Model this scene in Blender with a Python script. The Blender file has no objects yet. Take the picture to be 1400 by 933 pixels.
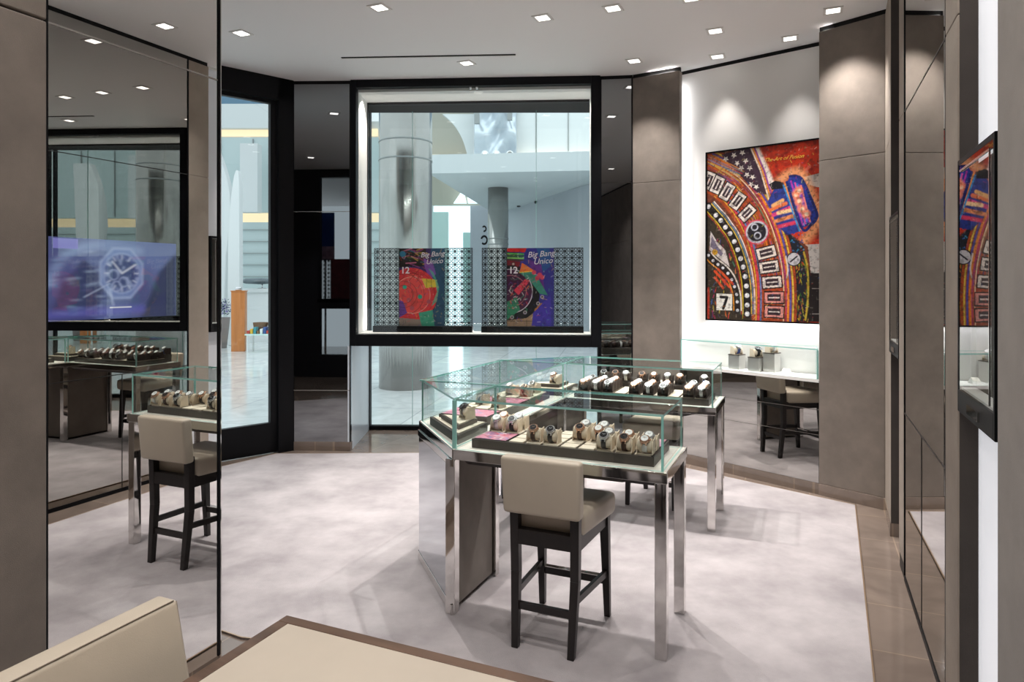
import bpy, bmesh, math, random
import numpy as np
from mathutils import Vector, Matrix
random.seed(7); np.random.seed(7)
PI = math.pi
S = bpy.context.scene
COL = S.collection
F, HOR, CX, H = 933.3, 387.0, 700.0, 1.6
TH = math.atan(0.436)
SN, CS = math.sin(TH), math.cos(TH)
CEIL = 3.53

# ------------------------------------------------------------ helpers
def lin(c):
    return tuple((x/12.92 if x <= 0.04045 else ((x+0.055)/1.055)**2.4) for x in c)
def rgb(r, g, b):
    return lin((r/255, g/255, b/255))
MATS = {}
def mat(name, col, rough=0.5, metal=0.0, var=0.0, scale=8.0, bump=0.0, bscale=200.0, col2=None, spec=None, emit=None, coat=0.0, sheen=0.0, stretch=None):
    m = bpy.data.materials.new(name); m.use_nodes = True
    nt = m.node_tree; b = nt.nodes['Principled BSDF']
    b.inputs['Base Color'].default_value = (*col, 1); b.inputs['Roughness'].default_value = rough
    b.inputs['Metallic'].default_value = metal
    if spec is not None: b.inputs['Specular IOR Level'].default_value = spec
    if coat: b.inputs['Coat Weight'].default_value = coat; b.inputs['Coat Roughness'].default_value = 0.05
    if sheen: b.inputs['Sheen Weight'].default_value = sheen
    if emit: b.inputs['Emission Color'].default_value = (*emit[0], 1); b.inputs['Emission Strength'].default_value = emit[1]
    tc = nt.nodes.new('ShaderNodeTexCoord'); src = tc.outputs['Object']
    if stretch:
        mp = nt.nodes.new('ShaderNodeMapping'); mp.inputs['Scale'].default_value = stretch
        nt.links.new(src, mp.inputs['Vector']); src = mp.outputs['Vector']
    if var:
        n = nt.nodes.new('ShaderNodeTexNoise'); n.inputs['Scale'].default_value = scale; n.inputs['Detail'].default_value = 6; n.inputs['Roughness'].default_value = 0.6
        nt.links.new(src, n.inputs['Vector'])
        r = nt.nodes.new('ShaderNodeValToRGB')
        c2 = col2 if col2 else tuple(min(1, c*(1+var)) for c in col)
        c1 = tuple(c*(1-var) for c in col)
        r.color_ramp.elements[0].position = 0.32; r.color_ramp.elements[1].position = 0.68
        r.color_ramp.elements[0].color = (*c1, 1); r.color_ramp.elements[1].color = (*c2, 1)
        nt.links.new(n.outputs['Fac'], r.inputs['Fac']); nt.links.new(r.outputs['Color'], b.inputs['Base Color'])
    if bump:
        n2 = nt.nodes.new('ShaderNodeTexNoise'); n2.inputs['Scale'].default_value = bscale; n2.inputs['Detail'].default_value = 3
        nt.links.new(src, n2.inputs['Vector'])
        bp = nt.nodes.new('ShaderNodeBump'); bp.inputs['Strength'].default_value = bump; bp.inputs['Distance'].default_value = 0.004
        nt.links.new(n2.outputs['Fac'], bp.inputs['Height']); nt.links.new(bp.outputs['Normal'], b.inputs['Normal'])
    MATS[name] = m
    return m
def glass_mat(name, tint=(0.97, 0.99, 0.985), ior=1.5, gl=(1, 1, 1)):
    m = bpy.data.materials.new(name); m.use_nodes = True; nt = m.node_tree
    for n in list(nt.nodes): nt.nodes.remove(n)
    out = nt.nodes.new('ShaderNodeOutputMaterial'); mx = nt.nodes.new('ShaderNodeMixShader')
    tr = nt.nodes.new('ShaderNodeBsdfTransparent'); tr.inputs[0].default_value = (*tint, 1)
    g = nt.nodes.new('ShaderNodeBsdfGlossy'); g.inputs['Roughness'].default_value = 0.0; g.inputs['Color'].default_value = (*gl, 1)
    fr = nt.nodes.new('ShaderNodeFresnel'); fr.inputs['IOR'].default_value = ior
    ge = nt.nodes.new('ShaderNodeNewGeometry')
    inv = nt.nodes.new('ShaderNodeMath'); inv.operation = 'SUBTRACT'; inv.inputs[0].default_value = 1.0
    mu = nt.nodes.new('ShaderNodeMath'); mu.operation = 'MULTIPLY'
    L = nt.links.new
    L(ge.outputs['Backfacing'], inv.inputs[1]); L(fr.outputs[0], mu.inputs[0]); L(inv.outputs[0], mu.inputs[1])
    L(mu.outputs[0], mx.inputs[0]); L(tr.outputs[0], mx.inputs[1]); L(g.outputs[0], mx.inputs[2]); L(mx.outputs[0], out.inputs[0])
    return m
def attr_mat(name, rough=0.45, emit=0.0, mirror=False):
    m = bpy.data.materials.new(name); m.use_nodes = True; nt = m.node_tree; b = nt.nodes['Principled BSDF']
    a = nt.nodes.new('ShaderNodeAttribute'); a.attribute_name = 'Col'
    b.inputs['Roughness'].default_value = rough
    if not mirror:
        nt.links.new(a.outputs['Color'], b.inputs['Base Color'])
        if emit:
            nt.links.new(a.outputs['Color'], b.inputs['Emission Color']); b.inputs['Emission Strength'].default_value = emit
    else:   # screen behind half-silvered glass: the picture glows, the glass still mirrors
        b.inputs['Base Color'].default_value = (0.34, 0.34, 0.33, 1); b.inputs['Metallic'].default_value = 1; b.inputs['Roughness'].default_value = 0.0
        nt.links.new(a.outputs['Color'], b.inputs['Emission Color']); b.inputs['Emission Strength'].default_value = emit
    return m

def mesh_obj(name, bm, m=None, parent=None, bevel=0.0, seg=2, smooth=False, loc=None, rotz=None):
    me = bpy.data.meshes.new(name)
    bmesh.ops.recalc_face_normals(bm, faces=bm.faces)
    bm.to_mesh(me); bm.free()
    o = bpy.data.objects.new(name, me); COL.objects.link(o)
    ms = m if isinstance(m, (list, tuple)) else [m]
    for x in ms:
        if x: me.materials.append(x)
    if parent: o.parent = parent
    if loc is not None: o.location = loc
    if rotz is not None: o.rotation_euler = (0, 0, rotz)
    if smooth:
        for p in me.polygons: p.use_smooth = True
    if bevel:
        b = o.modifiers.new('bev', 'BEVEL'); b.width = bevel; b.segments = seg; b.limit_method = 'ANGLE'; b.angle_limit = 0.7
        for p in me.polygons: p.use_smooth = True
        w = o.modifiers.new('wn', 'WEIGHTED_NORMAL'); w.keep_sharp = True
    return o
def BM(): return bmesh.new()
def box(bm, x0, x1, y0, y1, z0, z1, mi=0):
    v = [bm.verts.new(p) for p in ((x0,y0,z0),(x1,y0,z0),(x1,y1,z0),(x0,y1,z0),(x0,y0,z1),(x1,y0,z1),(x1,y1,z1),(x0,y1,z1))]
    fs = []
    for q in ((0,3,2,1),(4,5,6,7),(0,1,5,4),(1,2,6,5),(2,3,7,6),(3,0,4,7)):
        f = bm.faces.new([v[i] for i in q]); f.material_index = mi; fs.append(f)
    return fs
def hexa(bm, bot, top, mi=0):
    """frustum between two n-gons of 3D points"""
    n = len(bot); a = [bm.verts.new(p) for p in bot]; b = [bm.verts.new(p) for p in top]
    fs = [bm.faces.new(a[::-1]), bm.faces.new(b)]
    for i in range(n): fs.append(bm.faces.new((a[i], a[(i+1) % n], b[(i+1) % n], b[i])))
    for f in fs: f.material_index = mi
    return fs
def prism(bm, poly, z0, z1, mi=0, rim=None):
    fs = hexa(bm, [(x, y, z0) for x, y in poly], [(x, y, z1) for x, y in poly], mi)
    if rim is not None:
        for f in fs[2:]: f.material_index = rim
    return fs
def slab(bm, p, q, z0, z1, th, mi=0, off=0.0, rim=None):
    """vertical slab along p->q; thickness th to the LEFT of p->q starting at offset off"""
    dx, dy = q[0]-p[0], q[1]-p[1]; L = math.hypot(dx, dy); nx, ny = -dy/L, dx/L
    a = [(p[0]+nx*off, p[1]+ny*off), (q[0]+nx*off, q[1]+ny*off), (q[0]+nx*(off+th), q[1]+ny*(off+th)), (p[0]+nx*(off+th), p[1]+ny*(off+th))]
    fs = hexa(bm, [(x, y, z0) for x, y in a], [(x, y, z1) for x, y in a], mi)
    if rim is not None:
        for i in (0, 1, 3, 5): fs[i].material_index = rim
    return fs
def cyl(bm, p0, p1, r0, r1=None, n=24, mi=0, cap=True):
    r1 = r0 if r1 is None else r1
    p0, p1 = Vector(p0), Vector(p1); d = (p1-p0).normalized()
    up = Vector((0, 0, 1)) if abs(d.z) < 0.9 else Vector((1, 0, 0))
    a = d.cross(up).normalized(); b = d.cross(a)
    A = [bm.verts.new(p0+(a*math.cos(t)+b*math.sin(t))*r0) for t in [2*PI*i/n for i in range(n)]]
    B = [bm.verts.new(p1+(a*math.cos(t)+b*math.sin(t))*r1) for t in [2*PI*i/n for i in range(n)]]
    for i in range(n):
        f = bm.faces.new((A[i], A[(i+1) % n], B[(i+1) % n], B[i])); f.material_index = mi; f.smooth = True
    if cap:
        for q in (A[::-1], B):
            f = bm.faces.new(q); f.material_index = mi
def band(bm, r_in, r_out, x0, x1, a0=0, a1=2*PI, n=28, cy=0, cz=0, mi=0, sy=1.0, sz=1.0):
    """ring with axis along X"""
    full = abs((a1-a0)-2*PI) < 1e-6; k = n if full else n+1
    rows = []
    for i in range(k):
        t = a0+(a1-a0)*i/n; c, s = math.cos(t), math.sin(t)
        rows.append([bm.verts.new((x, cy+r*c*sy, cz+r*s*sz)) for r, x in ((r_in, x0), (r_in, x1), (r_out, x1), (r_out, x0))])
    for i in range(n):
        a, b = rows[i], rows[(i+1) % k]
        for j in range(4):
            f = bm.faces.new((a[j], b[j], b[(j+1) % 4], a[(j+1) % 4])); f.material_index = mi; f.smooth = True
    if not full:
        bm.faces.new(rows[0]); bm.faces.new(rows[-1][::-1])
def rounded_box(bm, x0, x1, y0, y1, z0, z1, r=0.02, seg=4):
    t = bmesh.new(); box(t, x0, x1, y0, y1, z0, z1)
    bmesh.ops.bevel(t, geom=t.edges[:], offset=r, segments=seg, profile=0.6, affect='EDGES')
    me = bpy.data.meshes.new('tmp'); t.to_mesh(me); t.free(); bm.from_mesh(me); bpy.data.meshes.remove(me)
    for f in bm.faces: f.smooth = True
def empty(name, loc=(0, 0, 0), rotz=0.0, label=None, cat=None, group=None, kind=None):
    o = bpy.data.objects.new(name, None); COL.objects.link(o); o.location = loc; o.rotation_euler = (0, 0, rotz)
    o.empty_display_size = 0.1
    return tag(o, label, cat, group, kind)
def tag(o, label=None, cat=None, group=None, kind=None):
    if label: o['label'] = label
    if cat: o['category'] = cat
    if group: o['group'] = group
    if kind: o['kind'] = kind
    return o
def struct(name, bm, m, parent=None, **k):
    o = mesh_obj(name, bm, m, parent, **k)
    if not parent: o['kind'] = 'structure'
    return o
CH = {}
def children_of(o): return [c for c in COL.objects if c.parent == o]
def tree(o): return (o, [tree(c) for c in children_of(o)])
def copy_tree(t, parent=None):
    o, kids = t; c = o.copy(); COL.objects.link(c); c.parent = parent
    for k in kids: copy_tree(k, c)
    return c
def area(name, loc, size, energy, color=(1, 1, 1), rot=(0, 0, 0), parent=None, spread=None):
    l = bpy.data.lights.new(name, 'AREA'); l.shape = 'RECTANGLE'; l.size, l.size_y = size; l.energy = energy; l.color = color
    if spread: l.spread = spread
    o = bpy.data.objects.new(name, l); COL.objects.link(o); o.location = loc; o.rotation_euler = rot
    if parent: o.parent = parent
    return o
def aim(o, d): o.rotation_euler = Vector(d).to_track_quat('-Z', 'Y').to_euler()

A0 = (-0.28, 3.27)                       # front corner of the U-shaped counter
def W(n, u, z=None):
    x, y = A0[0]+CS*n+SN*u, A0[1]-SN*n+CS*u
    return (x, y) if z is None else (x, y, z)
MW = (-0.90, 3.395)                      # a point on the mirrored partition
def MP(d, t, z=None):                    # d metres off the mirrored partition, t along it
    x, y = MW[0]+CS*d+SN*t, MW[1]-SN*d+CS*t
    return (x, y) if z is None else (x, y, z)
def at(px, py, Y): return ((px-CX)*Y/F, Y, H-(py-HOR)*Y/F)

# ------------------------------------------------------------ materials
M_suede = mat('taupe_suede', rgb(122, 112, 103), 0.85, var=0.16, scale=5, bump=0.25, bscale=500, sheen=0.2)
M_suede_lit = mat('lit_suede', rgb(158, 146, 134), 0.85, var=0.1, scale=5, bump=0.2, bscale=500)  # same suede as the taupe pads, painted lighter where lamps catch it
M_suede_dk = mat('brown_suede', rgb(62, 55, 50), 0.85, var=0.12, scale=5, bump=0.2, bscale=500)
M_white = mat('white_paint', rgb(232, 229, 225), 0.6)
M_ceil = mat('ceiling_paint', rgb(246, 244, 243), 0.7)
M_black = mat('black_frame', rgb(10, 11, 15), 0.45, spec=0.18)
M_gap = mat('shadow_gap', rgb(14, 14, 15), 0.9)
M_mirror = mat('clear_mirror', (0.86, 0.86, 0.85), 0.0, metal=1)
M_smoke = mat('smoked_mirror', (0.43, 0.42, 0.40), 0.0, metal=1)
M_smoke2 = mat('grey_tinted_mirror', (0.27, 0.275, 0.285), 0.015, metal=1)
M_sat = mat('brushed_mirror', (0.55, 0.58, 0.62), 0.06, metal=1)
M_chrome = mat('polished_steel', (0.72, 0.70, 0.68), 0.06, metal=1)
M_seam = mat('mirror_joint', rgb(40, 38, 37), 0.3)
M_seaml = mat('silver_joint', rgb(190, 186, 180), 0.25, metal=0.7)
M_cream = mat('cream_leather', rgb(196, 184, 166), 0.42, var=0.04, scale=4, bump=0.08, bscale=350)
M_wenge = mat('dark_wenge', rgb(26, 20, 19), 0.4, var=0.25, scale=30, stretch=(1, 1, 0.1))
M_wood = mat('brown_wood', rgb(98, 76, 62), 0.4, var=0.3, scale=25, stretch=(0.15, 1, 1))
M_leath = mat('pale_leather_top', rgb(196, 184, 168), 0.42, var=0.05, scale=3)
M_table = mat('ivory_table_top', rgb(238, 231, 220), 0.5)
M_pad = mat('ivory_pad', rgb(222, 208, 188), 0.6)
M_cush = mat('cream_cushion', rgb(226, 209, 186), 0.6, bump=0.1, bscale=400)
M_cushd = mat('brown_cushion', rgb(66, 52, 45), 0.6)
M_tray = mat('charcoal_tray', rgb(74, 66, 61), 0.5)
M_apron = mat('dark_apron', rgb(52, 46, 43), 0.35)
M_glass = glass_mat('clear_glass')
M_glassd = glass_mat('door_glass', (0.93, 0.97, 0.975))
M_rim = mat('green_glass_edge', rgb(158, 212, 204), 0.15, spec=0.8)
M_rosegold = mat('rose_gold', (0.80, 0.50, 0.36), 0.18, metal=1)
M_steel = mat('satin_steel', (0.75, 0.75, 0.76), 0.2, metal=1)
M_titan = mat('black_ceramic', rgb(34, 34, 38), 0.25)
M_strapk = mat('black_strap', rgb(26, 24, 25), 0.5)
M_strapb = mat('brown_strap', rgb(70, 44, 32), 0.5)
M_strapw = mat('white_strap', rgb(225, 222, 218), 0.5)
M_strapbl = mat('blue_strap', rgb(60, 84, 150), 0.5)
M_dialw = mat('white_dial', rgb(232, 232, 230), 0.3)
M_dialk = mat('black_dial', rgb(24, 24, 30), 0.25)
M_dialb = mat('blue_dial', rgb(40, 70, 140), 0.25)
M_lat = mat('black_lattice', rgb(12, 17, 24), 0.35)
M_lamp = mat('lamp_glow', (1, 1, 1), 0.5, emit=((1.0, 0.96, 0.9), 3.5))
M_glow = mat('niche_wall_glow', rgb(235, 235, 238), 0.6, emit=((0.93, 0.95, 1.0), 0.40))  # emission put on the niche wall in place of hidden LED strips
M_led = mat('led_line', (1, 1, 1), 0.5, emit=((0.95, 0.97, 1.0), 3.0))

def tile_mat(name, c1, c2, mortar, size, rough, rotz, vein, msize=0.004, w=1.0):
    m = bpy.data.materials.new(name); m.use_nodes = True; nt = m.node_tree; b = nt.nodes['Principled BSDF']; L = nt.links.new
    tc = nt.nodes.new('ShaderNodeTexCoord'); mp = nt.nodes.new('ShaderNodeMapping'); mp.inputs['Rotation'].default_value = (0, 0, rotz)
    L(tc.outputs['Object'], mp.inputs['Vector'])
    br = nt.nodes.new('ShaderNodeTexBrick'); br.offset = 0.0; br.inputs['Scale'].default_value = 1.0
    br.inputs['Color1'].default_value = (*c1, 1); br.inputs['Color2'].default_value = (*c2, 1); br.inputs['Mortar'].default_value = (*mortar, 1)
    br.inputs['Mortar Size'].default_value = msize; br.inputs['Brick Width'].default_value = size*w; br.inputs['Row Height'].default_value = size
    br.inputs['Bias'].default_value = 0
    L(mp.outputs[0], br.inputs['Vector'])
    n = nt.nodes.new('ShaderNodeTexNoise'); n.inputs['Scale'].default_value = 3; n.inputs['Detail'].default_value = 9; n.inputs['Distortion'].default_value = 1.2
    L(mp.outputs[0], n.inputs['Vector'])
    rp = nt.nodes.new('ShaderNodeValToRGB'); rp.color_ramp.elements[0].position = 0.3; rp.color_ramp.elements[1].position = 0.75
    rp.color_ramp.elements[0].color = (1-vein, 1-vein, 1-vein, 1); rp.color_ramp.elements[1].color = (1+vein, 1+vein, 1+vein, 1)
    L(n.outputs['Fac'], rp.inputs['Fac'])
    mx = nt.nodes.new('ShaderNodeMix'); mx.data_type = 'RGBA'; mx.blend_type = 'MULTIPLY'; mx.inputs[0].default_value = 1
    L(br.outputs['Color'], mx.inputs[6]); L(rp.outputs['Color'], mx.inputs[7]); L(mx.outputs[2], b.inputs['Base Color'])
    b.inputs['Roughness'].default_value = rough
    return m
M_stone = tile_mat('brown_stone_tile', rgb(132, 118, 108), rgb(122, 108, 99), rgb(150, 132, 116), 0.48, 0.1, TH, 0.2)
M_mall = tile_mat('pale_stone_tile', rgb(232, 236, 234), rgb(214, 220, 220), rgb(186, 190, 192), 1.2, 0.12, 0.15, 0.14, 0.008)
M_carpet = mat('mottled_carpet', rgb(166, 159, 161), 0.95, var=0.16, scale=2.4, col2=rgb(190, 183, 184), bump=0.5, bscale=260)

# ------------------------------------------------------------ room shell
bm = BM(); prism(bm, [(-6, -4), (5, -4), (5, 7.47), (-1.7, 7.47), (-1.7, 6.62), (-2.15, 6.6), (-6, 3.0)], -0.05, 0.0)
struct('floor', bm, M_stone)
CPOLY = [MP(0.22, 0.0), (-1.197-0.02, 3.053+0.01), (-1.32, 3.117), (-3.6, 4.10), (-3.6, 4.85), (-2.52, 5.925), (-2.2, 6.37), (-0.9, 6.40), (1.0, 6.35), (1.526, 5.86), (2.466, 4.895), MP(2.28, -5.0), MP(0.22, -5.0), MP(0.22, -0.36)]
CPOLY = [MP(0.22, -0.36+0.01)] + CPOLY[1:]
bm = BM(); prism(bm, CPOLY, -0.001, 0.008)
struct('floor_carpet', bm, M_carpet)
bm = BM()
pts = CPOLY[9:12]
for p, q in zip(CPOLY[:-1], CPOLY[1:]):
    slab(bm, p, q, -0.001, 0.0095, 0.007, off=-0.007)
struct('trim_carpet_edge', bm, mat('bronze_strip', rgb(176, 150, 124), 0.3, metal=0.6))
bm = BM(); prism(bm, [(-6, -4), (5, -4), (5, 7.6), (-1.7, 7.6), (-1.7, 6.62), (-2.15, 6.6), (-6, 3.0)], CEIL, CEIL+0.12)
struct('ceiling', bm, M_ceil)

def mirror_piece(name, p, q, z0, z1, m, th=0.03, seams=(), vseams=(), sm=M_seam, edge=None):
    """mirror cladding whose face is the line p->q seen from its right side; joints are thin fillets"""
    bm = BM(); slab(bm, p, q, z0, z1, th)
    o = struct(name, bm, m)
    L = math.hypot(q[0]-p[0], q[1]-p[1]); d = ((q[0]-p[0])/L, (q[1]-p[1])/L)
    for z in seams:
        b2 = BM(); slab(b2, p, q, z-0.003, z+0.003, 0.003, off=-0.002); mesh_obj('joint', b2, sm, o)
    for s, za, zb in vseams:
        b2 = BM(); a = (p[0]+d[0]*(s-0.003), p[1]+d[1]*(s-0.003)); c = (p[0]+d[0]*(s+0.003), p[1]+d[1]*(s+0.003))
        slab(b2, a, c, za, zb, 0.003, off=-0.002); mesh_obj('joint', b2, sm, o)
    if edge:
        for s in (0.0, L-0.012):
            b2 = BM(); a = (p[0]+d[0]*s, p[1]+d[1]*s); c = (p[0]+d[0]*(s+0.012), p[1]+d[1]*(s+0.012))
            slab(b2, a, c, z0, z1, 0.006, off=-0.004); mesh_obj('edge_strip', b2, edge, o)
    return o
def suede_piece(name, p, q, z0=0.085, z1=3.495, th=0.055, seam=2.52, m=None):
    """padded suede cladding in two stacked pads with a groove between"""
    m = m or M_suede
    bm = BM(); slab(bm, p, q, z0, seam-0.0008, th); o = struct(name, bm, m, bevel=0.005, seg=3)
    b2 = BM(); slab(b2, p, q, seam+0.0008, z1, th); mesh_obj('upper_pad', b2, m, o, bevel=0.005, seg=3)
    return o
def base_piece(name, p, q, th=0.06, h=0.085, off=-0.004):
    bm = BM(); slab(bm, p, q, 0, h, th, off=off); return struct(name, bm, M_stone, bevel=0.002)
def gap_piece(name, p, q):
    bm = BM(); slab(bm, p, q, 3.49, CEIL, 0.03, off=0.012); return struct(name, bm, M_gap)

# partition with the big clear mirror; faces are on the right of p->q when going away from us... p is far, q is near
PE, PN = MP(0, -0.698), MP(0, -1.390)
mirror_piece('wall_partition_mirror', PN, PE, 0.10, 3.50, M_mirror, 0.02, seams=(2.415,), sm=M_seaml, edge=M_black)
bm = BM(); slab(bm, MP(-0.021, -5.8), MP(-0.021, -0.700), 0, CEIL, 0.30); struct('wall_partition', bm, M_suede_dk)
bm = BM(); slab(bm, PN, PE, 0, 0.10, 0.02); struct('baseboard_partition', bm, M_stone)
bm = BM(); slab(bm, MP(0.002, -0.700), MP(0.002, -0.692), 0, CEIL, 0.33); struct('trim_partition_edge', bm, M_chrome)
bm = BM(); slab(bm, MP(0.03, -5.8), MP(0.03, -1.398), 0.0, 2.405, 0.055); o = struct('wall_partition_suede', bm, M_suede, bevel=0.006)
bm = BM(); slab(bm, MP(0.03, -5.8), MP(0.03, -1.398), 2.41, CEIL, 0.055); mesh_obj('upper_pad', bm, M_suede, o, bevel=0.006)

# wall facing the partition. plane d=2.65; p near -> q far has the wall on its right, so go far -> near
D = 2.65
def RW(t, extra=0.0): return MP(D+extra, t)
mirror_piece('wall_right_mirror', RW(1.46), RW(0.23), 0.03, 3.495, M_smoke, 0.02, seams=(2.52, 0.90), vseams=((1.46-0.85, 0.03, 0.90),), edge=M_black)
suede_piece('wall_right_narrow_pad', RW(0.23, -0.004), RW(0.0, -0.004), th=0.06, m=M_suede_lit)
suede_piece('wall_right_narrow_pad', RW(1.67, -0.004), RW(1.46, -0.004), th=0.06, m=M_suede_lit)
suede_piece('wall_right_corner_pad', (2.624, 4.80), RW(2.15, 0), th=0.06, m=M_suede_lit)
suede_piece('wall_right_near_pad', RW(-0.54, -0.004), RW(-5.5, -0.004), th=0.06, seam=2.415)
C1, C2, C3 = (2.624, 4.80), (2.316, 5.152), (1.50, 6.086)
suede_piece('wall_angled_pad', C2, C1, th=0.06)
for nm, t0, t1 in (('wall_right_lit_niche', 1.67, 2.15), ('wall_right_lit_niche', -0.54, 0.0)):
    bm = BM(); slab(bm, RW(t1+0.02, 0.056), RW(t0-0.02, 0.056), 0.0, 3.50, 0.01); struct(nm, bm, M_glow if t0 < 0 else mat('dim_niche_wall_glow', rgb(200, 202, 206), 0.6, emit=((0.93, 0.95, 1.0), 0.08)))  # niche walls glow themselves, standing in for LED wash; far one weaker
# brown returns of the pads
for t in (0.0, 2.15):
    bm = BM(); a = RW(t-0.003, 0.002); b = RW(t-0.003, 0.058); slab(bm, b, a, 0.085, 3.495, 0.004, off=-0.004)
    struct('trim_niche_return', bm, M_suede_dk)
bm = BM(); slab(bm, RW(2.7, 0.068), RW(-5.6, 0.068), 0, CEIL, 0.15); struct('wall_right', bm, M_white)
for a, b in ((1.46, 0.23),):
    bm = BM(); slab(bm, RW(a), RW(b), 0, 0.0295, 0.02, off=-0.003); struct('baseboard_right', bm, M_black)
for a, b in ((1.67, 1.46), (0.23, 0.0)):
    bm = BM(); slab(bm, RW(a), RW(b), 0, 0.084, 0.06, off=0.0); struct('baseboard_right_pad', bm, M_suede_dk)
base_piece('baseboard_right_near', RW(-0.54), RW(-5.5)); base_piece('baseboard_right_far', C1, RW(2.15))
base_piece('baseboard_angled', C2, C1); gap_piece('trim_gap_angled', C2, C1); gap_piece('trim_gap_right', RW(1.67), RW(0.0))
gap_piece('trim_gap_near', RW(-0.54), RW(-5.5))
bm = BM(); slab(bm, (2.43, 5.18), (2.76, 4.89), 0, CEIL, 0.04); struct('wall_angled_backing', bm, M_suede_dk)

# artwork wall, in a shallow bay behind the wall cabinet
AWL, AWR = (1.36, 6.379), (2.83, 5.135)
bm = BM(); slab(bm, AWL, AWR, 0, 3.495, 0.08); struct('wall_artwork', bm, M_white)
gap_piece('trim_gap_artwork', AWL, AWR)
Q1, Q2 = (1.117, 6.32), (1.494, 6.083)
suede_piece('wall_back_pad', Q1, Q2, th=0.07)
gap_piece('trim_gap_back_pad', Q1, Q2)
base_piece('baseboard_back_pad', Q1, Q2)
bm = BM(); slab(bm, (1.12, 6.40), (1.46, 6.19), 0, CEIL, 0.06); struct('wall_back_pad_backing', bm, M_suede_dk)
# mirror strip beside the window, and the mirror column on its other side
WR_, WL_ = (0.822, 6.362), (-1.535, 6.50)
mirror_piece('wall_back_mirror_strip', WR_, Q1, 0.085, 3.495, M_smoke2, 0.03, seams=(2.53,), edge=M_black)
base_piece('baseboard_back_strip', WR_, Q1); gap_piece('trim_gap_strip', WR_, Q1)
ML = (-2.10, 6.515)
mirror_piece('wall_back_mirror_column', ML, WL_, 0.085, 3.495, M_smoke2, 0.03, seams=(2.28, 0.575), sm=M_seaml, edge=M_black)
base_piece('baseboard_back_column', ML, WL_); gap_piece('trim_gap_column', ML, WL_)
bm = BM(); slab(bm, (-2.08, 6.55), (-1.56, 6.54), 0, CEIL, 0.10); struct('wall_back_column', bm, M_suede_dk)
# returns of the window recess
bm = BM(); slab(bm, (-1.535, 6.50), (-1.555, 7.44), 0.0, 1.0, 0.03, off=0.0); struct('wall_recess_return', bm, mat('pale_gloss_panel', rgb(206, 214, 222), 0.18))
bm = BM(); slab(bm, (-1.57, 6.53), (-1.60, 7.46), 0, CEIL, 0.10); struct('wall_recess_side', bm, M_black)
bm = BM(); slab(bm, (0.99, 7.46), (0.86, 6.40), 0, CEIL, 0.12, off=0.0); struct('wall_recess_other_side', bm, M_sat)
bm = BM(); slab(bm, (1.0, 7.46), (2.2, 7.3), 0, 6, 0.1); struct('wall_facade', bm, M_white)
# the far, unseen sides of the room
bm = BM(); slab(bm, (-3.75, -3.2), (5, -3.2), 0, CEIL, -0.1); struct('wall_rear', bm, M_suede)
bm = BM(); slab(bm, (-5.6, 1.5), (-5.6, 3.4), 0, CEIL, 0.1); struct('wall_left', bm, M_suede)
bm = BM(); slab(bm, (-5.6, 3.35), (-3.22, 5.49), 0, CEIL, 0.12); struct('wall_left_corner', bm, M_suede)

# ------------------------------------------------------------ glazed entrance door
DA, DB = (-2.10, 6.53), (-3.22, 5.50)
dl = math.hypot(DB[0]-DA[0], DB[1]-DA[1]); dang = math.atan2(DB[1]-DA[1], DB[0]-DA[0])
door = empty('door_1', (DA[0], DA[1], 0), dang, kind='structure')
bm = BM(); box(bm, 0, 0.15, -0.09, 0.03, 0, CEIL); box(bm, 0, dl, -0.09, 0.03, 3.32, CEIL); box(bm, dl-0.08, dl, -0.09, 0.03, 0, CEIL)
mesh_obj('door_frame', bm, M_black, door, bevel=0.003)
leaf_bm = BM()
L0, L1 = 0.155, dl-0.085
box(leaf_bm, L0, L0+0.06, -0.055, 0.0, 0.01, 3.315); box(leaf_bm, L1-0.06, L1, -0.055, 0.0, 0.01, 3.315)
box(leaf_bm, L0, L1, -0.055, 0.0, 0.01, 0.29); box(leaf_bm, L0, L1, -0.055, 0.0, 3.28, 3.315)
leaf = mesh_obj('door_leaf', leaf_bm, M_black, door, bevel=0.003)
bm = BM(); box(bm, L0+0.06, L1-0.06, -0.033, -0.023, 0.29, 3.28); mesh_obj('pane', bm, M_glassd, leaf)
bm = BM(); cyl(bm, (L1-0.11, 0.05, 0.8), (L1-0.11, 0.05, 1.7), 0.014)
for z in (0.9, 1.6): cyl(bm, (L1-0.11, 0.0, z), (L1-0.11, 0.05, z), 0.009, n=12)
mesh_obj('door_handle', bm, M_chrome, leaf)

# ------------------------------------------------------------ display window (a box hung in the shopfront)
wang = math.atan2(WR_[1]-WL_[1], WR_[0]-WL_[0]); WLN = math.hypot(WR_[0]-WL_[0], WR_[1]-WL_[1])
win = empty('window_1', (WL_[0], WL_[1], 0), wang, kind='structure')
def lwin(x, y):    # world -> window local
    dx, dy = x-WL_[0], y-WL_[1]; return (dx*math.cos(wang)+dy*math.sin(wang), -dx*math.sin(wang)+dy*math.cos(wang))
bm = BM(); Z0, Z1 = 1.0, CEIL
box(bm, 0.0, 0.055, -0.02, 0.06, Z0, Z1); box(bm, WLN-0.085, WLN, -0.02, 0.06, Z0, Z1)
box(bm, 0.055, WLN-0.085, -0.02, 0.06, 3.455, Z1); box(bm, 0.055, WLN-0.085, -0.02, 0.06, Z0, 1.11)
mesh_obj('window_frame', bm, M_black, win, bevel=0.004)
bm = BM(); box(bm, 0.01, WLN-0.01, 0.06, 0.43, 1.0, 1.115); o = mesh_obj('window_sill', bm, M_white, win)
bm = BM(); hexa(bm, [(0.04, 0.06, 1.115), (0.058, 0.06, 1.115), (0.040, 0.43, 1.115), (0.02, 0.43, 1.115)], [(0.04, 0.06, 3.43), (0.058, 0.06, 3.43), (0.040, 0.43, 3.43), (0.02, 0.43, 3.43)])
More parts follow.
